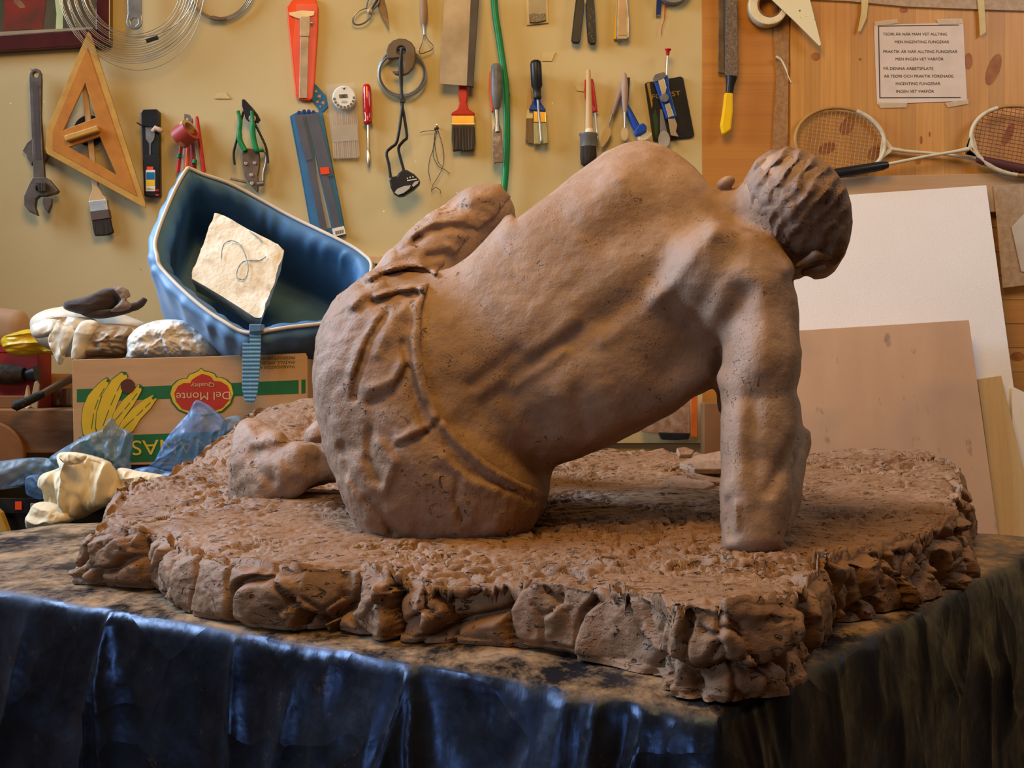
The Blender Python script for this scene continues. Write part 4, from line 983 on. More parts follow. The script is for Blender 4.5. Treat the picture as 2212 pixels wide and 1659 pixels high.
# ring, hook, magnifier visor
t = T('wire_ring', 'grey coiled wire ring hanging on the brown hook', 'wire ring', 868, 163)
GW = M('grey_wire', (.20, .19, .17), (.14, .13, .12), rough=.4, metal=.3)
loop(t, 868, 157, 49, 50, W-.010, .0045, GW); loop(t, 869, 161, 51, 48, W-.018, .0032, GW)
t = T('brown_hook', 'round brown plastic hook with curled tongue above the wire ring', 'hook', 866, 104)
ring_ = [(866+32*math.cos(q), 112+30*math.sin(q)) for q in [R(160)+i*R(26) for i in range(9)]]
plate('hook_body', ring_+[(897, 130), (893, 146), (882, 158), (868, 163), (853, 160), (846, 153), (858, 153), (870, 148), (874, 136), (868, 124), (850, 126), (838, 127)], W-.036, .014, BROWNP, t, bw=.003, holes=[disc(867, 109, 10, 14)])
t = T('magnifier_visor', 'black folding magnifier visor hanging by its crossed temples', 'magnifier', 866, 260)
ptube('temple', smooth_pts([(868, 104), (864, 150), (869, 215), (868, 240), (858, 304), (846, 318), (835, 330), (840, 355), (844, 384)], 3), W-.052, 3.2, BLACK, t)
ptube('temple', smooth_pts([(866, 104), (868, 150), (867, 215), (872, 245), (879, 294), (872, 304), (861, 320), (866, 345), (873, 370)], 3), W-.046, 3.2, BLACK, t)
plate('clasp', [(864, 212), (875, 212), (875, 221), (864, 221)], W-.058, .01, BLACK, t, bw=.001)
plate('lens_frame', [(840, 386), (846, 381), (857, 380), (860, 374), (868, 367), (878, 366), (894, 375), (907, 389), (906, 397), (893, 409), (871, 423), (860, 424), (850, 418), (843, 404)], W-.068, .026, BLACK, t, bw=.005)
plate('lens', [(852, 416), (858, 408), (872, 402), (888, 400), (884, 408), (872, 417), (860, 421)], W-.0692, .002, M('lens_glass', (.5, .45, .38), (.42, .38, .32), rough=.1, coat=.8), t, bw=.0006)
plate('lens', [(890, 400), (896, 392), (905, 390), (903, 396), (893, 404)], W-.0692, .002, M('lens_glass', (.5, .45, .38)), t, bw=.0006)
for q in ((880, 385), (886, 383), (892, 382)): plate('print_mark', disc(*q, 1.6, 6), W-.0692, .0006, WHITE, t)
plate('print_mark', [(879, 389), (900, 386), (900, 388), (880, 391)], W-.0692, .0006, WHITE, t)
nail(866, 101, t)
# scissors
t = T('scissors', 'open old scissors at the top edge left of the loop tool', 'scissors', 800, 20)
loop(t, 782, 36, 23, 14, W-.016, .0022, STEEL, ang=-38, n=32, name='finger_ring')
loop(t, 806, 4, 20, 11, W-.02, .0022, STEEL, ang=-60, n=32, name='finger_ring')
plate('blade', [(812, -12), (828, -10), (836, 20), (841, 65), (826, 38), (816, 14)], W-.014, .003, OLDST, t, bw=.0006)
bar('handle', 796, 28, 818, -12, [(0, 3.5), (1, 6)], W-.018, STEEL, t)
bar('string_knot', 793, 22, 804, 26, [(0, 3), (.5, 7), (1, 4)], W-.026, M('string', (.6, .45, .25), rough=.9), t)
# loop tool
t = T('wire_loop_tool', 'clay loop tool with brown wooden handle and thin wire end', 'loop tool', 917, 50)
bar('handle', 914, -14, 916, 54, [(0, 7), (.5, 8.5), (.85, 8), (1, 5)], W-.014, M('brown_handle', (.33, .2, .11), rough=.5), t)
bar('ferrule', 916, 52, 917, 76, [(0, 5), (.3, 3.6), (1, 3)], W-.014, STEEL, t)
ptube('wire', smooth_pts([(915, 74), (912, 92), (906, 108), (908, 116), (920, 113), (933, 107), (935, 98), (926, 88), (918, 74)], 4), W-.016, 1.0, OLDST, t, seg=6)
# trowel, red brush
t = T('steel_spatula', 'wide grey steel blade with a dark strip beside the green hose', 'spatula', 990, 90)
plate('blade', [(961, -30), (1019, -30), (1009, 185), (949, 181)], W-.040, .003, WORN, t)
plate('back_strip', [(1018, -30), (1036, -30), (1022, 187), (1008, 185)], W-.046, .012, M('dark_strip', (.045, .035, .03), (.07, .055, .045), sc=12, rough=.5), t, bw=.001)
t = T('red_paint_brush', 'paint brush with red handle and brass ferrule under the wide blade', 'paint brush', 1000, 255)
plate('handle', [(991, 165), (1009, 165), (1010, 205), (1008, 222), (1013, 236), (1026, 244), (1025, 249), (975, 249), (974, 244), (988, 236), (993, 222), (990, 205)], W-.022, .014, RED, t, bw=.004)
plate('ferrule', [(975, 248), (1025, 248), (1025, 272), (975, 272)], W-.026, .020, GOLD, t, bw=.003)
plate('ferrule_crimp', [(974.5, 266), (1025.5, 266), (1025.5, 268), (974.5, 268)], W-.027, .021, CHROME, t)
plate('bristles', [(976, 272), (1025, 272), (1027, 300), (1024, 323), (1010, 325), (990, 324), (978, 326), (975, 300)], W-.025, .017, GBRIST, t, bw=.003)
for i in range(14):
    a = 978+i*3.4; plate('bristle_tuft', [(a, 274), (a+1.3, 274), (a+2+rnd.uniform(-1.5, 1.5), 322+rnd.uniform(0, 5)), (a+rnd.uniform(-1.5, 1.5), 322)], W-.0262, .001, BRIST if i % 2 else GBRIST, t)
# hose, chisels
t = tag(ptube('garden_hose', smooth_pts([(1066, -20), (1070, 30), (1076, 70), (1085, 130), (1092, 180), (1094, 228), (1095, 300), (1092, 370), (1087, 424), (1080, 470)], 6), W-.030, 7.6, GREEN, seg=14), 'bright green hose hanging down the cream board', 'hose')
t = T('orange_knife', 'orange handled knife hanging left of the grey handled chisel', 'knife', 1065, 250)
plate('handle', [(1057, 156), (1062, 150), (1068, 156), (1070, 200), (1066, 240), (1062, 241), (1058, 215), (1056, 185)], W-.030, .012, ORANGE, t, bw=.003)
plate('blade', [(1062, 242), (1068, 244), (1072, 300), (1072, 354), (1063, 356), (1063, 300)], W-.022, .002, STEEL, t)
t = T('grey_chisel', 'clay smeared chisel with grey handle in front of the green hose', 'chisel', 1075, 250)
bar('handle', 1072, 138, 1073, 236, [(0, 7), (.04, 11), (.3, 12.5), (.7, 12), (.95, 8), (1, 5)], W-.052, GREY, t, flat=.8)
bar('shaft', 1073, 234, 1075, 285, [(0, 4), (.6, 4), (1, 6)], W-.050, STEEL, t)
plate('blade', [(1068, 272), (1080, 270), (1084, 282), (1088, 346), (1086, 351), (1068, 351), (1064, 330), (1065, 284)], W-.052, .006, M('clayed_steel', (.16, .11, .085), (.3, .26, .22), sc=50, rough=.5, metal=.4, lo=.5, hi=.7), t, bw=.0015)
plate('peg', [(1098, 199), (1102, 202), (1099, 222), (1095, 222)], W-.02, .018, BLACK, t)
# packet, pliers, scraper and so on along the top
t = T('grain_packet', 'small clear packet with dark grains at the top edge', 'packet', 1160, 25)
plate('card', [(1137, -20), (1182, -20), (1185, 49), (1138, 54)], W-.006, .003, M('packet_card', (.66, .50, .24), rough=.4), t, bw=.0005)
plate('blister', [(1141, -20), (1178, -20), (1180, 44), (1143, 49)], W-.012, .006, M('packet_film', (.6, .5, .3), rough=.2, alpha=.5), t, bw=.002)
o = tag_o = plate('grains', [(1143, 31), (1150, 28), (1165, 30), (1178, 28), (1179, 43), (1160, 48), (1144, 47)], W-.014, .005, M('grains', (.16, .12, .06), (.35, .28, .15), sc=200, rough=.9, bmp=1, bsc=500), t, bw=.001); o['kind'] = 'stuff'
t = T('black_grip_pliers', 'pliers with two black dotted grips at the top edge', 'pliers', 1262, 45)
plate('grip', [(1247, -25), (1259, -20), (1263, 10), (1258, 50), (1253, 90), (1249, 93), (1237, 92), (1234, 86), (1240, 30)], W-.026, .014, BLACK, t, bw=.003)
plate('grip', [(1265, 8), (1272, -20), (1282, -22), (1286, 30), (1289, 86), (1286, 95), (1275, 95), (1270, 88), (1267, 50)], W-.028, .014, BLACK, t, bw=.003)
for i in range(22):
    r0 = i/21; plate('grip_dot', disc(1274+rnd.uniform(-4, 9)+r0*3, 20+r0*70, 1.2, 6), W-.0288, .0008, GREY, t)
t = T('glass_scraper', 'narrow steel glass scraper at the top edge with yellow sleeve', 'scraper', 1345, 40)
plate('sleeve', [(1334, -25), (1338, -20), (1334, 84), (1326, 84)], W-.012, .008, YELLOW, t)
plate('body', [(1335, -25), (1353, -25), (1359, 40), (1359, 82), (1354, 86), (1334, 86), (1331, 78), (1333, 20)], W-.024, .012, STEEL, t, bw=.003)
plate('inset', [(1338, -20), (1350, -20), (1354, 76), (1336, 76)], W-.0252, .002, M('scraper_inset', (.36, .26, .19), rough=.4, metal=.5), t)
t = T('blue_strip', 'short blue strip hanging left of the red thread', 'strip', 1424, 10)
plate('strip', [(1420, -30), (1431, -30), (1427, 32), (1417, 32)], W-.008, .003, M('navy_plastic', (.01, .035, .16), rough=.3), t)
plate('strip_end', [(1417, 32), (1427, 32), (1426, 36), (1417, 36)], W-.008, .003, OLDST, t)
tag(ptube('red_thread', smooth_pts([(1437, -20), (1436, 20), (1435, 42), (1430, 58), (1428, 75)], 4), W-.01, .8, RED, seg=6), 'thin red thread dangling below the top edge', 'thread')
t = T('grey_tape_roll', 'grey tape roll showing only its lower rim at the top edge', 'tape roll', 1456, -30)
plate('tape', disc(1456, -30, 36, 36), W-.03, .028, M('grey_tape', (.22, .21, .2), rough=.4), t, bw=.002, holes=[disc(1456, -30, 22, 24)])
# black screwdriver over two brushes
t = T('brown_bristle_brush', 'small brush with brown bristles partly hidden behind the blue one', 'paint brush', 1145, 270)
plate('handle', [(1140, 190), (1147, 190), (1150, 238), (1138, 236)], W-.010, .006, BEECH, t)
plate('ferrule', [(1138, 236), (1152, 238), (1151, 256), (1137, 256)], W-.014, .010, CREAM, t, bw=.001)
plate('bristles', [(1137, 256), (1151, 256), (1152, 310), (1143, 309), (1135, 303)], W-.013, .009, M('brown_bristle', (.17, .11, .065), (.28, .19, .12), sc=300, rough=.8, stretch=(1, 1, .05)), t, bw=.001)
t = T('blue_paint_brush', 'paint brush with blue handle and pale bristles', 'paint brush', 1165, 250)
plate('handle', [(1152, 150), (1166, 150), (1166, 205), (1169, 222), (1179, 236), (1179, 241), (1142, 238), (1146, 228), (1153, 214)], W-.026, .012, BLUE, t, bw=.003)
plate('ferrule', [(1152, 239), (1179, 241), (1180, 265), (1152, 265)], W-.029, .016, GOLD, t, bw=.002)
plate('bristles', [(1152, 265), (1180, 265), (1183, 290), (1184, 309), (1170, 311), (1153, 311)], W-.028, .014, M('pale_bristle', (.46, .40, .18), (.36, .3, .12), sc=300, rough=.8, stretch=(1, 1, .05), bmp=1, bsc=500), t, bw=.002)
t = T('black_screwdriver', 'screwdriver with black handle in front of the blue paint brush', 'screwdriver', 1160, 220)
bar('handle', 1157, 131, 1161, 214, [(0, 8), (.03, 11), (.1, 12.3), (.66, 12.3), (.74, 8.5), (.9, 8), (.96, 9.5), (1, 8)], W-.046, BLACK, t)
bar('shaft', 1161, 212, 1170, 311, [(0, 2.4), (.9, 2.4), (.96, 3.2), (1, 1)], W-.046, STEEL, t)
# round brush with red screwdriver
t = T('slim_red_screwdriver', 'slim red screwdriver behind the round black brush', 'screwdriver', 1285, 240)
bar('handle', 1276, 172, 1285, 242, [(0, 5), (.1, 6), (.8, 6), (.93, 5), (1, 7)], W-.012, RED, t)
bar('shaft', 1285, 241, 1293, 318, [(0, 1.7), (1, 1.7)], W-.012, CHROME, t)
plate('red_white_tag', [(1263, 172), (1268, 172), (1268, 220), (1263, 210)], W-.010, .004, RED, t)
t = T('round_black_brush', 'round brush with wooden handle and thick black bristles', 'paint brush', 1271, 250)
bar('handle', 1271, 150, 1273, 284, [(0, 3), (.03, 5), (.4, 6.2), (.9, 8.3), (1, 8.3)], W-.034, BEECH, t)
bar('collar', 1273, 276, 1273, 291, [(0, 8), (1, 10)], W-.034, CREAM, t)
bar('ferrule', 1271, 289, 1271, 318, [(0, 20), (.12, 20.5), (.2, 18.5), (1, 18)], W-.034, GREY, t, seg=24)
bar('bristles', 1271, 316, 1271, 358, [(0, 17), (.5, 18), (.9, 16.5), (1, 12)], W-.034, BRIST, t, seg=24)
# palette knives and cleaning brush
t = T('leaf_palette_knife', 'palette knife slanting left with leaf shaped blade', 'palette knife', 1325, 240)
bar('handle', 1346, 178, 1322, 248, [(0, 4), (.4, 6.5), (.85, 5), (1, 3.5)], W-.020, M('pinkish_wood', (.40, .27, .2), rough=.5), t)
bar('neck', 1322, 247, 1314, 274, [(0, 2.2), (1, 1.6)], W-.020, STEEL, t)
plate('blade', [(1314, 273), (1320, 280), (1319, 292), (1312, 305), (1302, 318), (1297, 315), (1298, 296), (1303, 280)], W-.021, .0012, M('pale_blade', (.55, .44, .3), rough=.3, metal=.7), t)
t = T('dark_handled_knife', 'dark thin handle behind the two palette knives', 'knife', 1357, 200)
bar('handle', 1357, 168, 1352, 240, [(0, 4), (1, 4)], W-.012, BLACK, t)
t = T('spoon_palette_knife', 'palette knife hanging straight with small oval blade', 'palette knife', 1349, 230)
bar('handle', 1349, 157, 1350, 242, [(0, 2), (.05, 5), (.4, 8), (.8, 6), (1, 4.5)], W-.032, M('pinkish_wood', (.40, .27, .2), rough=.5), t)
bar('neck', 1350, 240, 1350, 276, [(0, 4), (.4, 3), (1, 1.8)], W-.032, CHROME, t)
plate('blade', disc(1349, 289, 8, 16, 15), W-.033, .0012, CHROME, t)
t = T('blue_scrub_brush', 'blue scrub brush with white bristles slanting right', 'brush', 1370, 260)
bar('handle', 1344, 214, 1376, 278, [(0, 3), (.15, 7), (.7, 8.5), (1, 9)], W-.026, BLUE, t)
plate('head', [(1370, 283), (1378, 270), (1390, 264), (1398, 272), (1397, 284), (1384, 292), (1372, 294)], W-.040, .018, BLUE, t, bw=.005)
for i in range(12):
    q = R(20+i*8); plate('bristle_tuft', quadstrip(1384+13*math.cos(q), 280+9*math.sin(q), 1386+23*math.cos(q), 283+20*math.sin(q), 1.1, 1.6), W-.034+.001*(i % 2), .004, M('white_bristle', (.66, .58, .42), rough=.7), t)
# black card package with cutter
t = T('black_card_package', 'black printed card package tilted behind the blue cutter', 'package', 1450, 235)
plate('card', [(1393, 181), (1397, 178), (1470, 165), (1476, 168), (1500, 290), (1497, 296), (1416, 305), (1411, 303)], W-.008, .006, BLACK, t, bw=.001)
plate('gold_edge', [(1397, 180), (1403, 178), (1410, 225), (1408, 235)], W-.0086, .0008, M('gold_ink', (.4, .24, .06), rough=.4), t)
plate('green_print', [(1410, 250), (1416, 235), (1422, 262), (1420, 298), (1416, 299)], W-.0086, .0008, M('green_ink', (.03, .07, .03), rough=.4), t)
text('lettering', 'FOREST', 1409, 214, W-.0088, 10, M('gold_ink', (.4, .24, .06)), t, rot=8, wfit=62)
t = T('clear_spoon', 'clear plastic spoon hanging under the blue cutter', 'spoon', 1432, 280)
plate('handle', [(1426, 236), (1430, 236), (1442, 290), (1426, 290)], W-.020, .002, CLEARP, t)
plate('bowl', disc(1435, 301, 13, 20, 19), W-.024, .007, M('frosted_spoon', (.5, .47, .42), rough=.15, alpha=.7), t, bw=.002)
t = T('blue_cutter', 'blue snap-off cutter with grey knob over the black package', 'cutter', 1440, 220)
plate('body', [(1412, 172), (1432, 158), (1444, 165), (1446, 190), (1462, 250), (1456, 256), (1440, 256), (1426, 215)], W-.032, .010, BLUE, t, bw=.002)
plate('rail', [(1421, 171), (1433, 164), (1440, 190), (1434, 215), (1430, 205)], W-.034, .003, CHROME, t, bw=.0006)
plate('rail', [(1436, 226), (1446, 222), (1456, 250), (1444, 254)], W-.034, .003, CHROME, t, bw=.0006)
plate('cap', [(1411, 168), (1416, 160), (1434, 155), (1443, 160), (1441, 166), (1414, 178)], W-.035, .012, GREY, t, bw=.002)
plate('knob', disc(1436, 211, 9.5, 16), W-.042, .010, GREY, t, bw=.002)
plate('blade', [(1442, 252), (1456, 250), (1463, 270), (1460, 284), (1466, 295), (1449, 292)], W-.030, .0012, M('pale_blade', (.55, .44, .3)), t)
t = T('red_capped_screw', 'long wall screw with a red cap above the blue cutter', 'screw', 1442, 130)
bar('cap', 1443, 106, 1442, 119, [(0, 7), (.15, 7), (.3, 4.5), (1, 3.6)], W-.036, RED, t)
bar('screw_shaft', 1442, 118, 1440, 162, [(0, 1.9), (1, 1.9)], W-.034, CHROME, t)
# thread bundle, nail and tape scraps
t = T('thread_bundle', 'tangle of thin dark wires hanging from a small nail', 'wires', 945, 285)
TH = M('dark_thread', (.08, .06, .045), rough=.7)
for pl in ([(907, 286), (920, 283), (940, 281), (946, 276)], [(941, 281), (938, 300), (942, 330), (947, 350), (955, 360)], [(945, 279), (952, 300), (958, 325), (958, 352), (950, 375), (935, 400), (932, 414)], [(944, 282), (937, 310), (936, 335), (946, 358), (960, 366), (972, 376)], [(943, 282), (936, 320), (928, 345), (926, 370), (930, 390)], [(932, 412), (940, 405), (950, 410), (952, 418)]):
    ptube('strand', smooth_pts(pl, 5), W-.008-rnd.uniform(0, .006), .75, TH, t, seg=5)
nail(945, 277, t)
bar('knot', 938, 279, 948, 276, [(0, 2), (.5, 3.5), (1, 2)], W-.014, TH, t)
tag(plate('tape_scrap', [(1169, 132), (1172, 113), (1186, 112), (1200, 113), (1192, 132)], W-.003, .0012, MAT_TAPE), 'masking tape scrap above the black screwdriver', 'tape')
tag(plate('tape_scrap', [(1242, 184), (1262, 187), (1262, 198), (1246, 196)], W-.003, .0012, MAT_TAPE), 'small tape scrap beside the round black brush', 'tape')
tag(plate('tape_scrap', [(462, 213), (468, 203), (486, 199), (498, 213)], W-.003, .0012, MAT_TAPE), 'small tape scrap above the green pliers, far from other scraps', 'tape')
# rasps
t = T('narrow_rasp', 'dark narrow rasp hanging behind the yellow handled rasp', 'rasp', 1558, 80)
plate('blade', [(1553, -25), (1568, -25), (1568, 150), (1564, 158), (1551, 157), (1552, 110)], W-.018, .006, OLDST, t, bw=.001)
t = T('yellow_rasp', 'toothed steel rasp with a yellow handle hanging on the orange plywood', 'rasp', 1580, 120)
RASP = M('rasp_teeth', (.22, .16, .11), (.11, .08, .06), sc=160, rough=.6, metal=.5, bmp=1.0, bsc=260)
plate('blade', [(1568, -25), (1592, -25), (1595, 158), (1587, 170), (1572, 170), (1566, 158)], W-.034, .009, RASP, t, bw=.0015)
plate('blade_edge', [(1562, -25), (1568, -25), (1572, 170), (1566, 160)], W-.033, .010, M('rasp_edge', (.06, .065, .08), rough=.4, metal=.6), t)
bar('tang', 1580, 166, 1575, 202, [(0, 13), (.5, 9), (1, 8.5)], W-.030, BLACK, t)
plate('handle', [(1566, 199), (1584, 199), (1584, 240), (1580, 280), (1564, 291), (1560, 286), (1557, 270), (1563, 230)], W-.040, .018, YELLOW, t, bw=.005)
# masking tape and plastic set square at the top
t = T('masking_tape_ring', 'cream roll of masking tape hanging at the top right of the plywood strip', 'tape roll', 1664, 12)
plate('tape', disc(1661, 10, 43, 40), W-.042, .034, CREAM, t, bw=.003, holes=[disc(1664, 10, 27, 30)])
plate('core', disc(1664, 10, 27.5, 30), W-.040, .031, M('brown_core', (.24, .1, .05), rough=.5), t, holes=[disc(1664, 10, 24, 30)])
tag(plate('plastic_triangle', [(1662, -20), (1745, -20), (1750, 0), (1774, 96), (1770, 99), (1716, 45), (1668, 0)], W-.050, .0025, M('speckled_cream', (.74, .68, .46), (.3, .22, .12), sc=110, rough=.35, lo=.66, hi=.72), bw=.0005, holes=[disc(1728, 23, 2.2, 8)]), 'speckled cream plastic drafting triangle pointing down right', 'set square')
# string
tag(ptube('white_string', smooth_pts([(1676, 122), (1688, 130), (1698, 150), (1703, 165), (1709, 178)], 4), W-.016, [2.6]*4+[2]*6+[1.2]*7, CREAM, seg=6), 'short pale strap curling over the bubble wrap strip', 'strap')
for q, lb in (([(1861, -6), (1877, -6), (1872, 38), (1859, 68), (1853, 67), (1861, 25)], 'masking tape strip hanging above the left side of the typed sign'), ([(2111, -6), (2126, -6), (2128, 35), (2130, 69), (2117, 78), (2115, 35)], 'masking tape strip hanging right of the typed sign')):
    tag(plate('tape_strip', q, W-.024, .001, MAT_TAPE), lb, 'tape')
# sign
t = T('typed_sign', 'white paper sign with typed capitals taped to the pine door', 'sign', 1988, 136)
DW = W-.014
plate('paper', [(1888, 54), (1960, 52), (2081, 48), (2084, 120), (2089, 218), (2000, 221), (1895, 226), (1891, 140)], DW, .0008, M('pink_white_paper', (.70, .58, .52), (.62, .52, .46), sc=22, rough=.55, bmp=.3, bsc=25), t)
lines = [('TEORI ÄR NÄR MAN VET ALLTING', 1265, 1695, 238), ('MEN INGENTING FUNGERAR', 1345, 1710, 290), ('PRAKTIK ÄR NÄR ALLTING FUNGERAR', 1268, 1765, 355), ('MEN INGEN VET VARFÖR', 1350, 1672, 405), ('PÅ DENNA ARBETSPLATS', 1270, 1603, 469), ('ÄR TEORI OCH PRAKTIK FÖRENADE:', 1272, 1742, 520), ('INGENTING FUNGERAR', 1352, 1650, 570), ('INGEN VET VARFÖR', 1354, 1608, 622)]
k_ = 712/2212.
for s_, x0, x1, yb in lines:
    text('lettering', s_, 1500+x0*k_, yb*k_, DW-.0006, 6.0, INK, t, wfit=(x1-x0)*k_)
for q in ([(1897, 55.5), (2071, 53.2), (2071, 54.8), (1897, 57.2)], [(1897, 57), (1898.8, 57), (1901.6, 211), (1899.8, 211)], [(1900, 210.4), (2075, 209.8), (2075, 211.4), (1900, 212)]): plate('ruled_line', q, DW-.0006, .0004, INK, t)
for q in ([(1889, 47), (1938, 41), (1941, 50), (1890, 56)], [(2022, 41), (2078, 40), (2082, 51), (2028, 53)], [(1896, 221), (1960, 222), (1958, 232), (1902, 233)], [(2042, 222), (2092, 214), (2092, 224), (2048, 232)]): plate('clear_tape', q, DW-.0012, .0005, MAT_CLEAR, t)
# rackets
def racket(name, label, uc, vc, rx, ry, ang, throat, shaft, grip, d, smat, gmat):
    t = T(name, label, 'racket', uc, vc)
    ca, sa = math.cos(R(ang)), math.sin(R(ang))
    def el(q, f=1): return (uc+f*(rx*math.cos(q)*ca-ry*math.sin(q)*sa), vc+f*(rx*math.cos(q)*sa+ry*math.sin(q)*ca))
    th0 = math.atan2(throat[1]-vc, throat[0]-uc)-R(ang)
    A_ = [th0+R(75)+i*R(210)/40 for i in range(41)]; B_ = [th0-R(75)+i*R(150)/28 for i in range(29)]
    ptube('wooden_head', [el(q) for q in A_], d, 4.0, M('racket_wood', (.42, .24, .08), (.34, .17, .05), rough=.4), t, seg=8)
    ptube('white_head', [el(q) for q in B_], d, 4.6, M('ivory_paint', (.62, .55, .40), (.50, .40, .25), sc=40, rough=.35, lo=.5, hi=.7), t, seg=8)
    a0, a1 = el(th0-.42), el(th0+.42)
    plate('throat', [a0, (throat[0], throat[1]-4), (throat[0], throat[1]+4), a1], d-.003, .006, M('ivory_paint', (.62, .55, .40)), t, bw=.001)
    plate('decal', [(throat[0]-(throat[0]-uc)*.12+q_*math.cos(w_), throat[1]-(throat[1]-vc)*.12+q_*math.sin(w_)) for w_, q_ in ((0, 5), (.8, 2), (1.6, 6), (2.6, 2), (3.4, 5), (4.2, 2), (5, 5), (5.7, 2))], d-.0036, .0008, M('rust_ink', (.4, .1, .03), rough=.5), t)
    ptube('shaft', shaft, d-.002, [5, 3.6, 3.4, 3.6], M('ivory_paint', (.62, .55, .40)), t, seg=8)
    (g0, g1) = grip
    bar('grip', *g0, *g1, [(0, 7), (.1, 10), (.9, 11.5), (1, 11)], d-.016, gmat, t, seg=8)
    sm = bmesh.new(); vs = []; fs = []
    def seg_(p, q, r=.0007):
        a = Vector(P(*p, d)); b = Vector(P(*q, d)); dv = (b-a).normalized(); nn_ = dv.cross(Vector((0, 1, 0)))*r; yy = Vector((0, r, 0)); n0 = len(vs)
        vs.extend([a-nn_, a-yy, a+nn_, a+yy, b-nn_, b-yy, b+nn_, b+yy])
        for i in range(4): fs.append([n0+i, n0+(i+1) % 4, n0+4+(i+1) % 4, n0+4+i])
    m = 22
    for i in range(1, m):
        f = -1+2*i/m; g = math.sqrt(1-f*f)
        def loc(a, b): return (uc+rx*a*ca-ry*b*sa, vc+rx*a*sa+ry*b*ca)
        seg_(loc(f, -g), loc(f, g))
        if i % 1 == 0 and i < 18:
            f2 = -1+2*i/18; g2 = math.sqrt(1-f2*f2); seg_(loc(-g2, f2), loc(g2, f2))
    o = mk('strings', vs, fs, smat, t); o['kind'] = 'stuff'
    return t
racket('left_racket', 'badminton racket whose round head leans left above the rail', 1815, 306, 97, 73, 8, (1929, 322), [(1925, 322), (1960, 327), (2040, 333), (2110, 344)], ((2110, 344), (2240, 372)), W-.028, M('pale_string', (.38, .2, .07), rough=.4), M('worn_grip', (.1, .03, .03), rough=.6))
racket('right_racket', 'badminton racket with black grip, its head cropped by the right edge', 2202, 304, 105, 74, 10, (2088, 322), [(2092, 322), (2060, 328), (2000, 338), (1916, 355)], ((1918, 356), (1800, 376)), W-.050, M('dark_red_string', (.2, .03, .03), rough=.4), BLACK)
# ---------------------------------------------------------------- soft goods helper
def soft(name, poly, d, dep, mat, parent=None, cen_=None, amp=.012, fr=14, seed=0, na=150, nr=36, aniso=(1, 1, 1), back=.35, outline=.004, fine=.2, **k):
    """closed pillow with a star-shaped pixel outline, folded front and rounder back; dep in metres"""
    p = np.array(smooth_pts(poly, 5, True)); q = np.vstack([p, p[:1]]); c = np.array(cen_ if cen_ is not None else p.mean(0))
    L = np.r_[0, np.cumsum(np.hypot(*np.diff(q, axis=0).T))]; s = np.linspace(0, L[-1], na, endpoint=False)
    ring = np.stack([np.interp(s, L, q[:, 0]), np.interp(s, L, q[:, 1])], 1)
    def shell(sign, dp):
        out = []
        for i in range(nr):
            f = math.sin(math.pi/2*(i/(nr-1.))) if i else 0.004
            uv = c+(ring-c)*f; h = dp*math.sqrt(max(0, 1-f**2.6))
            x = (uv[:, 0]-CX)*d/F; z = (CY-uv[:, 1])*d/F; pw = np.stack([x*aniso[0], np.full(na, seed*3.1), z*aniso[2]], 1)
            w = pw+.03*np.stack([fbm(pw*9, 2, seed+5), pw[:, 1]*0, fbm(pw*9, 2, seed+6)], 1)
            rg = 1-2*np.abs(fbm(w*fr, 3, seed))
            hh = h+(amp*rg+fine*amp*fbm(pw*fr*5, 2, seed+9))*min(1, (1-f)*6+.25)
            y = d-sign*hh; x = x*(y/d if False else 1)
            out.append(np.stack([x, y, z+CZ], 1))
        return out
    fr_ = shell(1, dep); bk = shell(-1, dep*back)[:-1][::-1]
    rows = fr_+bk; V = np.vstack(rows); n = len(rows)
    i0 = np.arange(n-1)[:, None]*na+np.arange(na)[None]; i1 = np.arange(n-1)[:, None]*na+(np.arange(na)[None]+1) % na
    fs = np.stack([i0, i1, i1+na, i0+na], -1).reshape(-1, 4)
    o = mk(name, V, fs, mat, parent, smooth=True, **k)
    return fixn(o)
def quadb(name, cs, th, mat, parent=None, bw=.001, **k):
    """board from four (u,v,d) corners, th thick away from the camera"""
    a = [P(*c) for c in cs]; n = (a[1]-a[0]).cross(a[3]-a[0]).normalized()
    if n.y < 0: n = -n
    vs = a+[p+n*th for p in a]
    o = mk(name, vs, [[0, 1, 2, 3], [7, 6, 5, 4], [0, 4, 5, 1], [1, 5, 6, 2], [2, 6, 7, 3], [3, 7, 4, 0]], mat, parent, **k); fixn(o)
    if bw: bev(o, bw)
    return o
# ---------------------------------------------------------------- workbench along the wall
DARKW = M('dark_bench_wood', (.30, .13, .045), (.10, .045, .02), sc=14, rough=.6, stretch=(.25, 1, 1), bmp=.5, bsc=60)
BT = CZ-.058
bench = thing('workbench', 'dark stained wooden workbench along the wall at far left', 'workbench', (-1.3, 2.8, 0))
for i, (y0, y1) in enumerate(((2.62, 2.715), (2.718, 2.81), (2.813, 2.90), (2.903, 2.99))):
    boxm('plank', (-2.2, y0, BT-.03), (-.22, y1, BT), DARKW, bench, bw=.003)
boxm('apron', (-2.2, 2.605, BT-.105), (-.22, 2.64, BT-.002), DARKW, bench, bw=.003)
for x_ in (-2.1, -1.25, -.3): boxm('leg', (x_-.04, 2.70, 0), (x_+.04, 2.78, BT-.03), DARKW, bench, bw=.003)
ledge = boxm('trim_4', tuple(P(700, 572, W+.0)-Vector((0, .03, 0))), tuple(P(1512, 556, W)+Vector((0, .002, 0))), BEECH, bw=.001); st(ledge)
stool = thing('stool', 'dark stool carrying the fruit carton', 'stool', (-.66, 2.5, 0))
boxm('seat', (-.86, 2.375, CZ-.205), (-.44, 2.585, CZ-.172), DARKW, stool, bw=.004)
for x_ in (-.80, -.50):
    for y_ in (2.41, 2.55): boxm('leg', (x_-.018, y_-.018, 0), (x_+.018, y_+.018, CZ-.205), DARKW, stool, bw=.002)
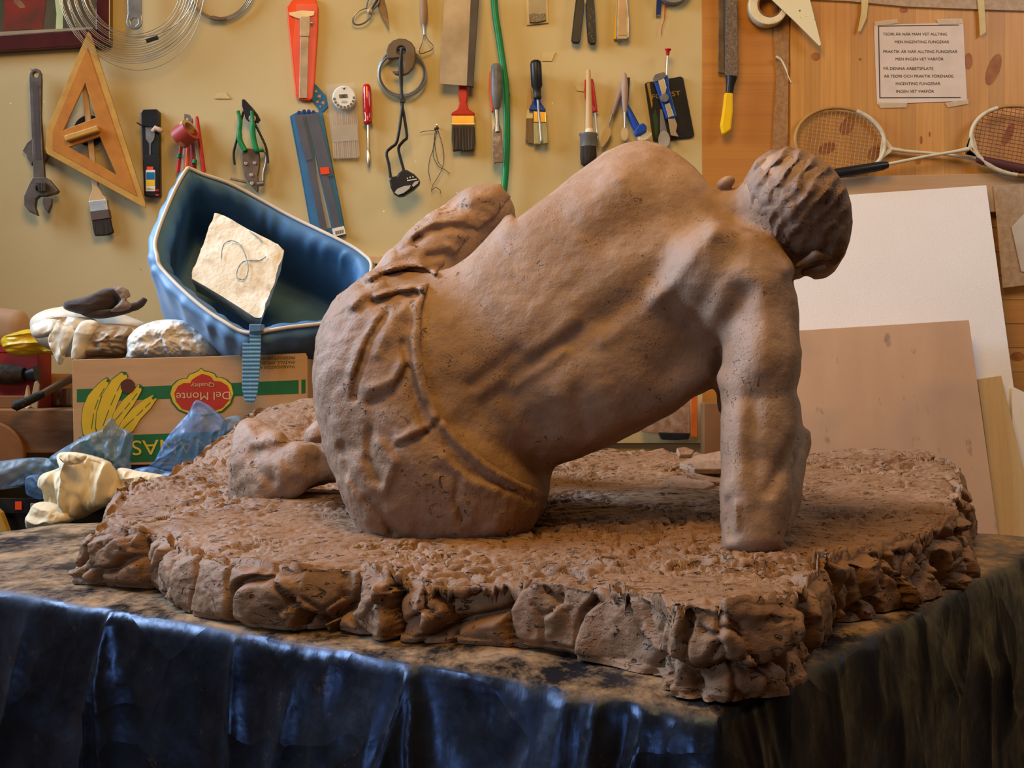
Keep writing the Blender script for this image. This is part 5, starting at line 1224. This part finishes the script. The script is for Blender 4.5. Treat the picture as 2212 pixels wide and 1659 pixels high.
# ---------------------------------------------------------------- banana carton
KRAFT = M('cardboard', (.47, .275, .135), (.42, .24, .115), sc=60, rough=.75, stretch=(.15, 1, 1))
BG = M('green_print', (.012, .12, .035), (.02, .10, .03), sc=40, rough=.6); BY = M('banana_yellow', (.62, .40, .02), (.55, .34, .02), rough=.6)
BR = M('label_red', (.42, .03, .015), (.36, .03, .015), rough=.6); BGr = M('lime_yellow', (.66, .42, .03), rough=.6)
DB = 2.362
t = thing('fruit_carton', 'brown cardboard fruit carton with printed bananas, standing upside down', 'carton', P(410, 1003, 2.46))
plate('front_wall', [(155, 777), (412, 771), (660, 763), (664, 772), (666, 1000), (410, 1003), (160, 1006)], DB, .005, KRAFT, t, bw=.001)
xl, xr = P(157, 900, DB).x, P(663, 900, DB).x; zt = P(400, 772, DB).z; zb = P(400, 1002, DB).z
boxm('side_wall', (xl, DB+.005, zb), (xl+.005, DB+.22, zt-.003), KRAFT, t)
boxm('side_wall', (xr-.005, DB+.005, zb), (xr, DB+.22, zt-.003), KRAFT, t)
boxm('back_wall', (xl+.005, DB+.216, zb), (xr-.005, DB+.221, zt-.004), KRAFT, t)
boxm('base', (xl+.005, DB+.005, zb), (xr-.005, DB+.216, zb+.006), KRAFT, t)
def pr(name, pts, lv, mat): return plate(name, pts, DB-.0004*lv, .0003, mat, t)
pr('green_band', [(166, 841), (645, 821), (645, 850), (166, 869)], 1, BG)
pr('green_band', [(651, 820), (660, 820), (660, 849), (651, 850)], 1, BG)
pr('green_band', [(171, 944), (523, 930), (660, 926), (660, 990), (520, 993), (171, 1001)], 1, BG)
lg = [(434, 794), (428, 800), (420, 804), (408, 808), (403, 817), (393, 817), (381, 822), (369, 834), (364, 851), (370, 870), (384, 887), (408, 897), (435, 899), (460, 896), (482, 890), (500, 873), (508, 851), (503, 831), (490, 819), (480, 815), (469, 814), (464, 806), (452, 802), (441, 800)]
pr('emblem_border', lg, 2, BG); pr('emblem_yellow', shrink(lg, .945), 3, BGr)
lr = [(436, 807), (424, 813), (414, 820), (410, 827), (396, 827), (383, 834), (375, 850), (379, 868), (392, 884), (415, 890), (440, 892), (462, 889), (482, 881), (496, 865), (499, 848), (492, 832), (478, 824), (462, 822), (456, 813), (446, 809)]
pr('emblem_red', shrink(lr, .98), 4, BR)
KT = M('kraft_lettering', (.60, .40, .2), rough=.7)
text('lettering', 'Del Monte', 497, 846, DB-.0024, 17, KT, t, rot=181.5, wfit=117)
text('lettering', 'Quality', 463, 827, DB-.0024, 9, KT, t, rot=182, wfit=51)
text('lettering', 'BANANAS', 522, 944, DB-.0012, 32, BGr, t, rot=182, wfit=238)
GI = M('dark_green_ink', (.06, .09, .03), rough=.7)
text('lettering', 'THIABENDAZOLE AND', 637, 788, DB-.0008, 6.5, GI, t, rot=182, wfit=88)
text('lettering', 'IMAZALIL APPLIED', 637, 778.5, DB-.0008, 6.5, GI, t, rot=182, wfit=76)
text('lettering', 'PRESERVATION OF', 637, 769, DB-.0008, 6.5, GI, t, rot=182, wfit=74)
BN = [[(230, 817), (236, 823), (233, 832), (218, 857), (208, 890), (205, 922), (210, 950), (196, 950), (180, 938), (176, 912), (179, 882), (190, 855), (206, 836), (220, 823)],
      [(262, 805), (272, 807), (275, 815), (264, 845), (252, 875), (243, 905), (242, 940), (214, 944), (207, 922), (209, 892), (222, 852), (242, 820)],
      [(300, 831), (306, 836), (305, 845), (290, 872), (268, 902), (254, 930), (240, 944), (237, 920), (246, 892), (266, 864), (288, 843)],
      [(330, 853), (334, 860), (339, 861), (325, 882), (303, 905), (288, 930), (268, 944), (250, 940), (262, 912), (285, 884), (310, 864)]]
for i, b_ in enumerate(BN):
    pr('banana_outline', shrink(b_, 1.045), 2+i, BG); pr('banana', b_, 2.5+i, BY)
    c_ = np.mean(b_, 0); k0 = np.array(b_[1]); m0 = np.array(b_[7])
    for f0, f1 in ((.15, .32), (.38, .55), (.62, .85)):
        a = k0+(m0-k0)*f0; b = k0+(m0-k0)*f1; off = (c_-(k0+m0)/2)*.9
        a = a+off*math.sin(f0*3.1)*1.1; b = b+off*math.sin(f1*3.1)*1.1
        pr('banana_mark', quadstrip(*a, *b, .8, .8), 3+i, BG)
    pr('banana_tip', disc(k0[0]-3, k0[1]-.5, 3.5, 8), 3+i, BG)
pr('hand_hole', disc(276, 834, 15.5, 24), 7, M('hole_shade', (.09, .03, .018), rough=.9))  # dark brown disc paints the shade inside the hole
# ---------------------------------------------------------------- cool bag
def bagmat():
    m, t_, b = nt('blue_nylon'); co = coords(t_)
    t_.links.new(mixc(t_, ramp(t_, noise(t_, co, 10, 4), [(.35, 0.), (.7, 1.)]), (.075, .18, .33), (.055, .14, .27)), b.inputs['Base Color'])
    b.inputs['Roughness'].default_value = .5; b.inputs['Sheen Weight'].default_value = .2
    bump(t_, b, noise(t_, co, 900, 2), .15, .001); return m
BAGM = bagmat(); BAGI = M('blue_bag_lining', (.07, .16, .29), (.05, .125, .23), rough=.5, bmp=.4, bsc=30)
rimp = [(404, 377), (374, 433), (341, 522), (344, 560), (353, 585), (400, 633), (450, 675), (493, 703), (515, 716), (537, 722), (560, 720), (620, 710), (700, 701), (745, 692), (776, 670), (792, 610), (797, 575), (780, 555), (740, 530), (630, 477), (560, 438), (497, 405), (440, 385), (415, 374)]
dep_ = [2.56, 2.53, 2.46, 2.43, 2.42, 2.38, 2.35, 2.33, 2.325, 2.32, 2.325, 2.34, 2.37, 2.39, 2.43, 2.48, 2.52, 2.54, 2.56, 2.60, 2.61, 2.60, 2.58, 2.57]
rw = np.array([tuple(P(u_, v_, d_)) for (u_, v_), d_ in zip(rimp, dep_)])
rs = np.array(smooth_pts([tuple(r_) for r_ in rw], 12, True)); nb = len(rs)
rc = rs.mean(0)
nrm_ = np.cross(rs[nb//3]-rc, rs[0]-rc); nrm_ /= np.linalg.norm(nrm_)
if nrm_[1] > 0: nrm_ = -nrm_            # towards the camera
axis = np.array([-.22, .80, -.50]); axis /= np.linalg.norm(axis)
rad = rs-rc; rad = rad-np.outer(rad@nrm_, nrm_); rl_ = np.linalg.norm(rad, axis=1); rad /= rl_[:, None]
aa = np.linspace(0, 2*math.pi, nb, endpoint=False)
sarc_ = np.r_[0, np.cumsum(np.linalg.norm(np.diff(rs, axis=0), axis=1))]
puck = np.sin(sarc_*115+2*fbm(np.c_[sarc_*20, sarc_*0, sarc_*0], 2, 11))
LEN = .23
prof = [(LEN, .97, .000), (LEN*.8, 1.0, .004), (LEN*.5, 1.02, .006), (.07, 1.03, .012), (.04, 1.0, .018), (.02, 1.0, .023), (.008, 1.0, .022), (0, 1.0, .015), (-.006, 1.0, .003),
        (-.004, 1.0, -.010), (.006, 1.0, -.020), (.02, 1.0, -.026), (.04, 1.0, -.026), (.07, 1.0, -.022), (LEN*.5, .98, -.018), (LEN*.8, .96, -.016), (LEN-.012, .94, -.016)]
rows = []
for i, (a, f, off) in enumerate(prof):
    wv = (.0022*1.35*puck*math.exp(-((a-.025)/.035)**2)+.004*fbm(np.c_[sarc_*9, np.full(nb, a*20), sarc_*0+i//9*5], 2, 12)*min(1, a*12+.1))
    p = rc+(rs-rc)*f+np.outer(np.full(nb, a), axis)+rad*(off+wv)[:, None]
    rows.append(p)
def strip_rows(name, rows, mat, parent, **k):
    V = np.vstack(rows); n = len(rows); m = rows[0].shape[0]
    i0 = np.arange(n-1)[:, None]*m+np.arange(m)[None]; i1 = np.arange(n-1)[:, None]*m+(np.arange(m)[None]+1) % m
    fs = np.stack([i0, i1, i1+m, i0+m], -1).reshape(-1, 4); return mk(name, V, fs, mat, parent, smooth=True, **k)
cb = thing('cool_bag', 'padded blue cool bag tipped open on its side on the carton', 'bag', P(540, 745, 2.45))
capo = rc+(rows[0]-rc)*1.0
ctr0 = rows[0].mean(0); back_rows = [ctr0+(rows[0]-ctr0)*f for f in (.01, .5, .9)]
o = strip_rows('outer_shell', back_rows+rows[:9], BAGM, cb); fixn(o)
ctr1 = rows[-1].mean(0); in_rows = [ctr1+(rows[-1]-ctr1)*f for f in (.9, .5, .01)]
o = strip_rows('lining', rows[8:]+in_rows, BAGI, cb, label='darker blue lining'); fixn(o)
for oo in list(cb.children):
    m_ = oo.modifiers.new('s', 'SUBSURF'); m_.levels = 1; m_.render_levels = 1
tube('piping', [rs[i]-axis*.010+rad[i]*.004 for i in range(0, nb, 2)], .0042, M('white_piping', (.60, .52, .42), (.5, .43, .34), rough=.6), cb, seg=8, closed=True)
STRAP = M('ribbed_strap', (.10, .27, .42), (.05, .15, .27), sc=1, rough=.5)
def strapmat():
    m, t_, b = nt('ribbed_webbing'); co = coords(t_)
    w = nd(t_, 'ShaderNodeTexWave', i_Scale=38.0); w.bands_direction = 'Z'; t_.links.new(co, w.inputs['Vector'])
    t_.links.new(mixc(t_, w.outputs[0], (.05, .16, .30), (.13, .32, .48)), b.inputs['Base Color']); b.inputs['Roughness'].default_value = .5
    bump(t_, b, w.outputs[0], .6, .002); return m
SM = strapmat()
plate('strap', [(539, 712), (564, 712), (563, 760), (560, 810), (556, 850), (549, 868), (538, 872), (541, 800)], 2.300, .002, SM, cb, bw=.0005)
plate('strap', [(524, 738), (541, 742), (541, 860), (536, 872), (528, 864), (523, 840)], 2.306, .002, SM, cb, bw=.0005)
plate('strap_anchor', [(538, 700), (565, 700), (565, 716), (538, 718)], 2.292, .03, BAGM, cb, bw=.002)
# stone block with a pencilled figure inside the bag
FOAM = M('stained_plaster', (.76, .69, .54), (.42, .28, .13), sc=16, rough=.85, lo=.56, hi=.75, bmp=.8, bsc=110)
blk = thing('plaster_block', 'pale stained block with a scrawled figure two lying in the cool bag', 'block', P(512, 640, 2.47))
bp = [(463, 460, 2.50), (480, 463, 2.50), (540, 497, 2.492), (600, 527, 2.485), (612, 540, 2.483), (592, 610, 2.45), (562, 683, 2.41), (548, 684, 2.41), (480, 640, 2.425), (417, 604, 2.44), (418, 592, 2.445), (440, 520, 2.475)]
nbp = len(bp); fr0 = [P(*q) for q in bp]; nn3 = Vector((-.22, .93, -.2)).normalized()
bmx = bmesh.new(); f_ = bmx.faces.new([bmx.verts.new(v) for v in fr0]); r_ = bmesh.ops.extrude_face_region(bmx, geom=[f_])
for e_ in r_['geom']:
    if isinstance(e_, bmesh.types.BMVert): e_.co += nn3*.08
bmesh.ops.recalc_face_normals(bmx, faces=bmx.faces); bmesh.ops.triangulate(bmx, faces=bmx.faces)
bmesh.ops.subdivide_edges(bmx, edges=bmx.edges, cuts=7, use_grid_fill=True)
for v_ in bmx.verts:
    pz = np.array([tuple(v_.co)]); dv = fbm(pz*60, 3, 33)[0]*.0016+fbm(pz*18, 2, 34)[0]*.002
    v_.co += Vector((dv, dv, -dv))
bmx.verts.index_update(); vs = [v.co.copy() for v in bmx.verts]; fs = [[v.index for v in f.verts] for f in bmx.faces]; bmx.free()
o = mk('block', vs, fs, FOAM, blk); autosmooth(o, 50)
two = smooth_pts([(478, 560), (482, 530), (500, 520), (520, 530), (532, 556), (536, 580), (532, 598), (522, 604), (512, 598), (513, 582), (524, 566), (545, 562), (562, 562), (574, 554)], 5)
def onface(u, v):
    a, b, c = fr0[0], fr0[3], fr0[8]; n = (b-a).cross(c-a); ray = P(u, v, 1)-Vector((0, 0, CZ)); o_ = Vector((0, 0, CZ)); k = n.dot(a-o_)/n.dot(ray); return o_+ray*(k-.0035)
tube('pencil_stroke', [onface(u, v) for u, v in two], [.0009+.0006*math.sin(i*.9)**2 for i in range(len(two))], M('grey_pencil', (.22, .24, .24), (.4, .38, .32), sc=90, rough=.8), blk, seg=6)
tube('pencil_stroke', [onface(u, v) for u, v in smooth_pts([(540, 500), (556, 512), (568, 524)], 4)], .0012, M('grey_pencil', (.22, .24, .24)), blk, seg=6)
# second block under the bag
o = soft('foam_block', [(276, 738), (290, 715), (315, 700), (350, 691), (395, 692), (420, 704), (450, 724), (470, 745), (470, 775), (380, 779), (282, 779), (277, 760)], 2.44, .05, M('glittery_foam', (.74, .69, .62), (.55, .44, .3), sc=35, rough=.3, lo=.45, hi=.7, bmp=1.0, bsc=160), amp=.004, fr=22, seed=41, back=.2, fine=.8)
tag(o, 'white foil wrapped lump in the carton left of the cool bag strap', 'foam block')
# bags and rags on the left
WB_ = M('white_bag', (.66, .56, .42), (.58, .47, .32), sc=8, rough=.35, bmp=.4, bsc=40)
t = thing('white_carrier_bag', 'crumpled white plastic bag lying on the carton', 'plastic bag', P(230, 778, 2.5))
soft('bag_body', [(68, 700), (80, 680), (120, 665), (200, 660), (290, 688), (322, 705), (322, 735), (280, 770), (190, 776), (120, 760), (80, 735)], 2.56, .06, WB_, t, amp=.005, fr=8, seed=2)
soft('bag_side', [(158, 779), (172, 742), (200, 705), (260, 700), (315, 712), (300, 742), (275, 768), (210, 772)], 2.47, .05, M('beige_bag', (.42, .31, .20), (.34, .24, .15), sc=9, rough=.4), t, amp=.010, fr=18, seed=3, aniso=(1, 1, 2))
soft('knotted_handle', [(66, 706), (95, 688), (128, 682), (160, 684), (200, 688), (214, 702), (202, 722), (170, 712), (140, 716), (108, 726), (76, 730)], 2.46, .02, WB_, t, amp=.009, fr=14, seed=4, cen_=(140, 702))
soft('handle_loop', [(128, 690), (138, 700), (158, 710), (165, 722), (148, 750), (134, 768), (139, 774), (128, 788), (112, 758), (104, 735), (112, 712)], 2.44, .012, WB_, t, amp=.007, fr=13, seed=5, cen_=(130, 735))
soft('handle_loop', [(178, 694), (204, 692), (214, 704), (200, 737), (182, 774), (156, 780), (158, 750), (164, 718)], 2.43, .014, WB_, t, amp=.008, fr=12, seed=6)
gl = thing('dark_glove', 'dark brown work glove with grey cuff lying on the white bag', 'glove', P(220, 685, 2.5))
DK = M('dark_knit', (.055, .032, .022), (.035, .02, .015), sc=30, rough=.9, sheen=.3, bmp=.6, bsc=250)
soft('glove', [(139, 663), (142, 654), (158, 648), (185, 642), (215, 631), (236, 622), (254, 624), (262, 640), (258, 660), (240, 678), (214, 685), (184, 681), (156, 674), (143, 669)], 2.47, .036, DK, gl, amp=.005, fr=9, seed=7, aniso=(.6, 1, 1.8))
soft('folded_flap', [(176, 678), (200, 670), (240, 668), (275, 662), (292, 662), (288, 672), (262, 681), (225, 688), (195, 687)], 2.455, .02, DK, gl, amp=.004, fr=11, seed=17, aniso=(.6, 1, 1.8))
ptube('finger', smooth_pts([(258, 660), (280, 664), (298, 660), (308, 652), (314, 644)], 5), 2.45, [12]*5+[9]*5+[8]*5+[7]*3+[6]*2+[4], DK, gl, seg=14)
soft('cuff', [(246, 621), (262, 619), (276, 626), (281, 640), (272, 646), (284, 660), (272, 671), (240, 674), (252, 662), (262, 648), (258, 632)], 2.435, .012, M('grey_knit', (.28, .21, .17), (.2, .14, .11), sc=30, rough=.9), gl, amp=.004, fr=26, seed=8, cen_=(268, 650))
o = soft('yellow_bag', [(3, 737), (12, 726), (40, 716), (66, 711), (110, 716), (160, 733), (168, 760), (140, 772), (100, 764), (60, 770), (25, 766), (8, 750)], 2.67, .03, M('yellow_film', (.66, .42, .02), (.55, .32, .01), sc=12, rough=.3), amp=.008, fr=18, seed=9, aniso=(.5, 1, 1.6))
tag(o, 'crumpled yellow plastic bag under the white bag', 'plastic bag')
o = soft('beige_container', [(-40, 672), (30, 668), (56, 678), (66, 705), (64, 740), (40, 760), (-40, 760)], 2.89, .04, M('milky_plastic', (.58, .37, .22), (.5, .3, .16), sc=5, rough=.4, alpha=.8), amp=.001, fr=6, seed=10)
tag(o, 'blurred milky plastic container at the left edge behind the yellow bag', 'container')
t = T('red_box', 'red cardboard box behind the yellow bag', 'box', 40, 790); bx0 = P(-30, 800, 2.72); bx1 = P(82, 745, 2.72)
for o_ in [boxm('carton', (bx0.x, 2.72, BT), (bx1.x, 2.80, bx1.z), M('red_card', (.36, .03, .02), rough=.6), t, bw=.001), boxm('lid', (bx0.x-.002, 2.718, bx1.z-.018), (bx1.x+.002, 2.802, bx1.z+.002), M('red_card', (.36, .03, .02)), t, bw=.001)]: pass
t = T('brown_jar', 'squat amber jar standing between red box and carton', 'jar', 118, 840)
def lathe(name, u, vb, d, prof, mat, parent, n=28, **k):
    c = P(u, vb, d); vs = []; fs = []
    for z_, r_ in prof: vs += [c+Vector((r_*math.cos(2*math.pi*i/n), r_*math.sin(2*math.pi*i/n), z_)) for i in range(n)]
    for j in range(len(prof)-1):
        for i in range(n): fs.append([j*n+i, j*n+(i+1) % n, (j+1)*n+(i+1) % n, (j+1)*n+i])
    fs += [list(range(n)), list(range((len(prof)-1)*n, len(prof)*n))]
    o = mk(name, vs, fs, mat, parent, **k); fixn(o); return autosmooth(o, 35)
jz = 829.5+.058*F/2.84
lathe('glass', 122, jz, 2.84, [(0, .036), (.004, .04), (.045, .041), (.05, .038)], M('amber_glass', (.10, .04, .012), (.06, .02, .008), rough=.12, coat=.6), t)
lathe('paper_cover', 122, jz, 2.84, [(.046, .042), (.075, .0405), (.084, .034), (.085, .001)], M('brown_paper', (.36, .2, .09), (.3, .15, .06), rough=.7), t)
t = T('black_brush_head', 'dark round scrubbing brush lying at the left edge of the bench', 'brush', 40, 820)
o = bar('head', -30, 806, 52, 810, [(0, 18), (.3, 22), (.7, 21), (1, 16)], 2.70, M('black_bristles', (.025, .02, .016), (.05, .035, .025), sc=80, rough=.9, bmp=1, bsc=120), t, seg=20)
bar('cup', 50, 810, 80, 808, [(0, 8), (.5, 12), (.8, 17), (1, 18)], 2.70, BLACK, t, seg=20)
t = T('wood_offcut', 'brown wooden block beneath the dark brush', 'wood block', 30, 850)
boxm('block', (P(-30, 860, 2.66).x, 2.64, BT), (P(72, 860, 2.66).x, 2.69, BT+.030), M('block_wood', (.26, .12, .045), (.2, .085, .03), sc=12, rough=.6, stretch=(.2, 1, 1)), t, bw=.002)
o = quadb('wood_wedge', [(48, 876, 2.635), (58, 831, 2.64), (66, 878, 2.635), (56, 884, 2.63)], .008, BEECH); tag(o, 'pale pointed wood wedge standing beside the offcut', 'wedge')
o = plate('wood_tongue', [(68, 880), (69, 850), (74, 826), (80, 822), (85, 832), (83, 855), (80, 884)], 2.634, .006, BEECH, bw=.001); tag(o, 'rounded pale wooden spatula between wedge and broom stick', 'spatula')
t = T('tarred_stick', 'round wooden stick with tarred black end lying over the bench edge', 'stick', 90, 850)
ptube('stick', [(90, 852, 2.600), (130, 830, 2.66), (175, 808, 2.74)], 0, [8, 8.5, 9], M('stick_wood', (.22, .12, .06), (.16, .085, .04), sc=14, rough=.6), t, seg=14)
ptube('tarred_end', [(27, 880, 2.56), (32, 878, 2.565), (60, 866, 2.58), (92, 851, 2.60)], 0, [4, 11, 10, 8.8], M('tar', (.018, .016, .012), (.09, .07, .05), sc=70, rough=.6, lo=.55, hi=.7, bmp=1, bsc=120), t, seg=14)
t = T('wooden_disc', 'round wooden disc leaning against the bench front at the left edge', 'disc', 0, 960)
plate('disc', disc(-22, 985, 74, 40), 2.585, .018, M('disc_wood', (.30, .13, .045), (.2, .08, .03), sc=10, rough=.55), t, bw=.004)
plate('rim', disc(-22, 985, 76, 40), 2.590, .010, DARKW, t, bw=.002, holes=[disc(-22, 985, 70, 40)])
# tub with bags and cloth
t = thing('black_tub', 'black plastic tub full of bags with an orange price sticker', 'tub', P(140, 1200, 2.48))
TUBZ = -.06
lathe('tub', 120, 1062, 2.47, [(-.30, .12), (-.03, .150), (-.03, .157), (0, .159), (0, .148), (-.02, .144), (-.27, .113), (-.272, .001)], BLACK, t, n=40)
c_ = P(120, 1062, 2.47)
def ontub(u0, v0, u1, v1, mat, nm):
    vs = []; 
    for u_, v_ in ((u0, v0), (u1, v0), (u1, v1), (u0, v1)):
        d_ = 2.47
        for _ in range(8):
            p_ = P(u_, v_, d_); d_ = 2.47-math.sqrt(max(0, .158**2-(p_.x-c_.x)**2))
        vs.append(P(u_, v_, d_-.004))
    o = mk(nm, vs, [[0, 1, 2, 3]], mat, t); s_ = o.modifiers.new('s', 'SOLIDIFY'); s_.thickness = .0008
ontub(33, 1083, 47, 1101, ORANGE, 'price_sticker'); ontub(66, 1087, 76, 1112, WHITE, 'white_label')
ontub(68, 1090, 74, 1109, GREY, 'label_print')
t = thing('tub_stand', 'low wooden stand under the black tub', 'stand', (P(120, 1062, 2.47).x, 2.47, 0))
zt_ = P(120, 1062, 2.47).z-.301
boxm('board', (c_.x-.16, 2.33, zt_-.03), (c_.x+.14, 2.60, zt_), DARKW, t, bw=.003)
for a in (-.13, .11):
    for b in (2.36, 2.57): boxm('leg', (c_.x+a-.02, b-.02, 0), (c_.x+a+.02, b+.02, zt_-.03), DARKW, t)
YB = plate('yellow_batten', [(-30, 1080), (0, 1108), (22, 1165), (30, 1260), (-30, 1260)], 2.29, .02, M('yellow_wood', (.55, .34, .07), rough=.5), bw=.002); tag(YB, 'yellowish wooden batten at the left edge below the tub', 'batten')
def film(name, col, col2, al): return M(name, col, col2, sc=14, rough=.38, alpha=al, spec=.45, bmp=.5, bsc=40)
BF = film('blue_film', (.21, .30, .38), (.12, .19, .27), .55); BF2 = film('bright_blue_film', (.14, .28, .52), (.07, .17, .38), .55)
for pl, d_, dp, mt, sd, lb in [
  ([(107, 992), (130, 972), (156, 957), (190, 938), (228, 925), (241, 902), (257, 922), (286, 936), (286, 965), (281, 990), (280, 1019), (230, 1020), (180, 1012), (140, 1012)], 2.32, .03, BF, 20, 'dull blue plastic bag bulging above the white cloth'),
  ([(322, 1018), (345, 975), (358, 950), (391, 909), (407, 892), (423, 865), (445, 872), (466, 887), (492, 917), (470, 955), (423, 1005), (361, 1032), (300, 1030)], 2.31, .02, BF2, 21, 'bright blue plastic bag sticking up in front of the carton'),
  ([(-30, 1000), (0, 996), (59, 989), (107, 990), (150, 1005), (125, 1030), (85, 1032), (40, 1052), (-30, 1052)], 2.34, .03, BF, 22, 'dull blue plastic bag lying over the left rim of the tub'),
  ([(59, 1030), (92, 1028), (98, 1060), (91, 1078), (70, 1074), (57, 1064)], 2.30, .012, BF2, 23, 'small blue bag corner hanging into the tub'),
  ([(283, 1017), (320, 1008), (360, 1018), (400, 1022), (372, 1042), (330, 1036), (290, 1028)], 2.285, .012, BF2, 24, 'flat end of blue bag lying behind the white cloth'),
  ([(478, 915), (490, 902), (515, 898), (528, 912), (505, 945), (480, 960), (468, 950)], 2.335, .015, BF, 25, 'pale blue bag end standing behind the bright blue bag')]:
    o = soft('blue_plastic_bag', pl, d_, dp*.7, mt, amp=.008, fr=17, fine=.15, seed=sd, back=.5); tag(o, lb, 'plastic bag')
CL = M('ivory_cloth', (.70, .60, .42), (.60, .48, .29), sc=10, rough=.75, bmp=.3, bsc=30)
t = thing('white_cloth', 'crumpled ivory cloth heaped on the tub left of the slab', 'cloth', P(160, 1120, 2.25))
soft('cloth', [(128, 980), (146, 976), (182, 980), (228, 993), (248, 1012), (262, 1040), (262, 1074), (215, 1100), (163, 1124), (110, 1120), (100, 1090), (96, 1060), (86, 1048), (92, 1025), (125, 1012), (140, 998)], 2.24, .06, CL, t, amp=.018, fr=8, seed=34, aniso=(2.2, 1, .7), fine=.5, cen_=(180, 1050), na=220, nr=60)
soft('cloth_fold', [(256, 1012), (300, 1018), (340, 1024), (362, 1030), (330, 1050), (285, 1072), (262, 1084), (256, 1050)], 2.26, .03, CL, t, amp=.008, fr=20, seed=31)
soft('cloth_fold', [(62, 1140), (64, 1112), (80, 1086), (120, 1088), (160, 1112), (150, 1130), (110, 1142), (75, 1148)], 2.20, .04, CL, t, amp=.008, fr=20, seed=32)
soft('cloth_fold', [(130, 982), (150, 978), (186, 984), (176, 1000), (150, 1004), (134, 996)], 2.175, .012, CL, t, amp=.006, fr=26, seed=33)
# ---------------------------------------------------------------- boards leaning at the right
lb_ = thing('low_bench', 'low dark bench behind the table carrying the leaning boards', 'bench', (.95, 2.8, 0))
boxm('top', (.15, 2.62, CZ-.46), (1.6, 2.985, CZ-.43), DARKW, lb_, bw=.003)
for x_ in (.25, 1.5):
    for y_ in (2.66, 2.94): boxm('leg', (x_-.03, y_-.03, 0), (x_+.03, y_+.03, CZ-.46), DARKW, lb_)
def vb(d): return CY+.43*F/d
CANV = M('primed_canvas', (.88, .83, .82), (.85, .80, .78), sc=4, rough=.75, bmp=.35, bsc=420)
t = thing('primed_panel', 'large blank white primed panel leaning behind the head', 'panel', (.95, 2.85, CZ-.43))
quadb('panel', [(1655, 433, 2.945), (2131, 400, 2.945), (2238, vb(2.86), 2.86), (1640, vb(2.86), 2.86)], .010, CANV, t)
t = thing('white_sheet', 'white board showing only as a corner at the right picture edge', 'board', P(2240, 1200, 2.84))
quadb('sheet', [(2186, 834, 2.89), (2330, 905, 2.89), (2330, vb(2.84), 2.84), (2190, vb(2.84), 2.84)], .004, CANV, t)
def plym():
    m, t_, b = nt('bare_plywood'); co = coords(t_, (1, 1, .25)); c2 = coords(t_)
    c = mixc(t_, ramp(t_, noise(t_, co, 9, 5, .6), [(.3, 0.), (.7, 1.)]), (.58, .36, .22), (.50, .30, .18))
    c = mixc(t_, ramp(t_, noise(t_, c2, 3.2, 3, .5), [(.45, 0.), (.62, .6)]), c, (.38, .25, .18))
    c = mixc(t_, ramp(t_, noise(t_, coords(t_, (1, 1, .5)), 26, 4, .7), [(.62, 0.), (.7, .7)]), c, (.24, .15, .11))
    t_.links.new(c, b.inputs['Base Color']); b.inputs['Roughness'].default_value = .65; return m
t = thing('plywood_sheet', 'stained bare plywood sheet leaning on the white panel', 'board', P(1880, 1200, 2.80))
quadb('sheet', [(1640, 719, 2.85), (2093, 691, 2.85), (2163, vb(2.78), 2.78), (1620, vb(2.78), 2.78)], .008, plym(), t)
t = thing('narrow_plank', 'narrow pale tapered plank leaning right of the plywood sheet', 'plank', P(2160, 1200, 2.82))
quadb('plank', [(2112, 819, 2.868), (2163, 811, 2.868), (2256, vb(2.80), 2.80), (2161, vb(2.80), 2.80)], .010, woodmat('plain_plank', (.62, .44, .22), (.55, .37, .17), (.42, .27, .11), 'z', 14), t)
# things seen under the chest
t = T('screw_bag', 'clear blister bag with dark base hanging under the chest of the figure', 'package', 1455, 905)
plate('blister', [(1385, 870), (1492, 860), (1492, 938), (1425, 938), (1385, 934)], W-.045, .02, M('blister', (.5, .34, .24), (.3, .12, .06), sc=50, rough=.1, alpha=.6, coat=1, bmp=1, bsc=120), t, bw=.004)
plate('base', [(1423, 934), (1491, 936), (1488, 949), (1462, 951), (1430, 950)], W-.05, .03, BLACK, t, bw=.002)
tag(plate('orange_ruler', [(1493, 840), (1507, 840), (1506, 944), (1493, 943)], W-.05, .004, M('orange_ruler', (.62, .13, .02), rough=.4), bw=.0005), 'orange strip hanging beside the blister bag', 'ruler')
tag(plate('wood_post', [(1520, 870), (1600, 870), (1600, 1010), (1520, 1010)], W-.09, .05, M('post_wood', (.25, .12, .05), rough=.6), bw=.003), 'short brown wooden post seen left of the supporting arm', 'post')
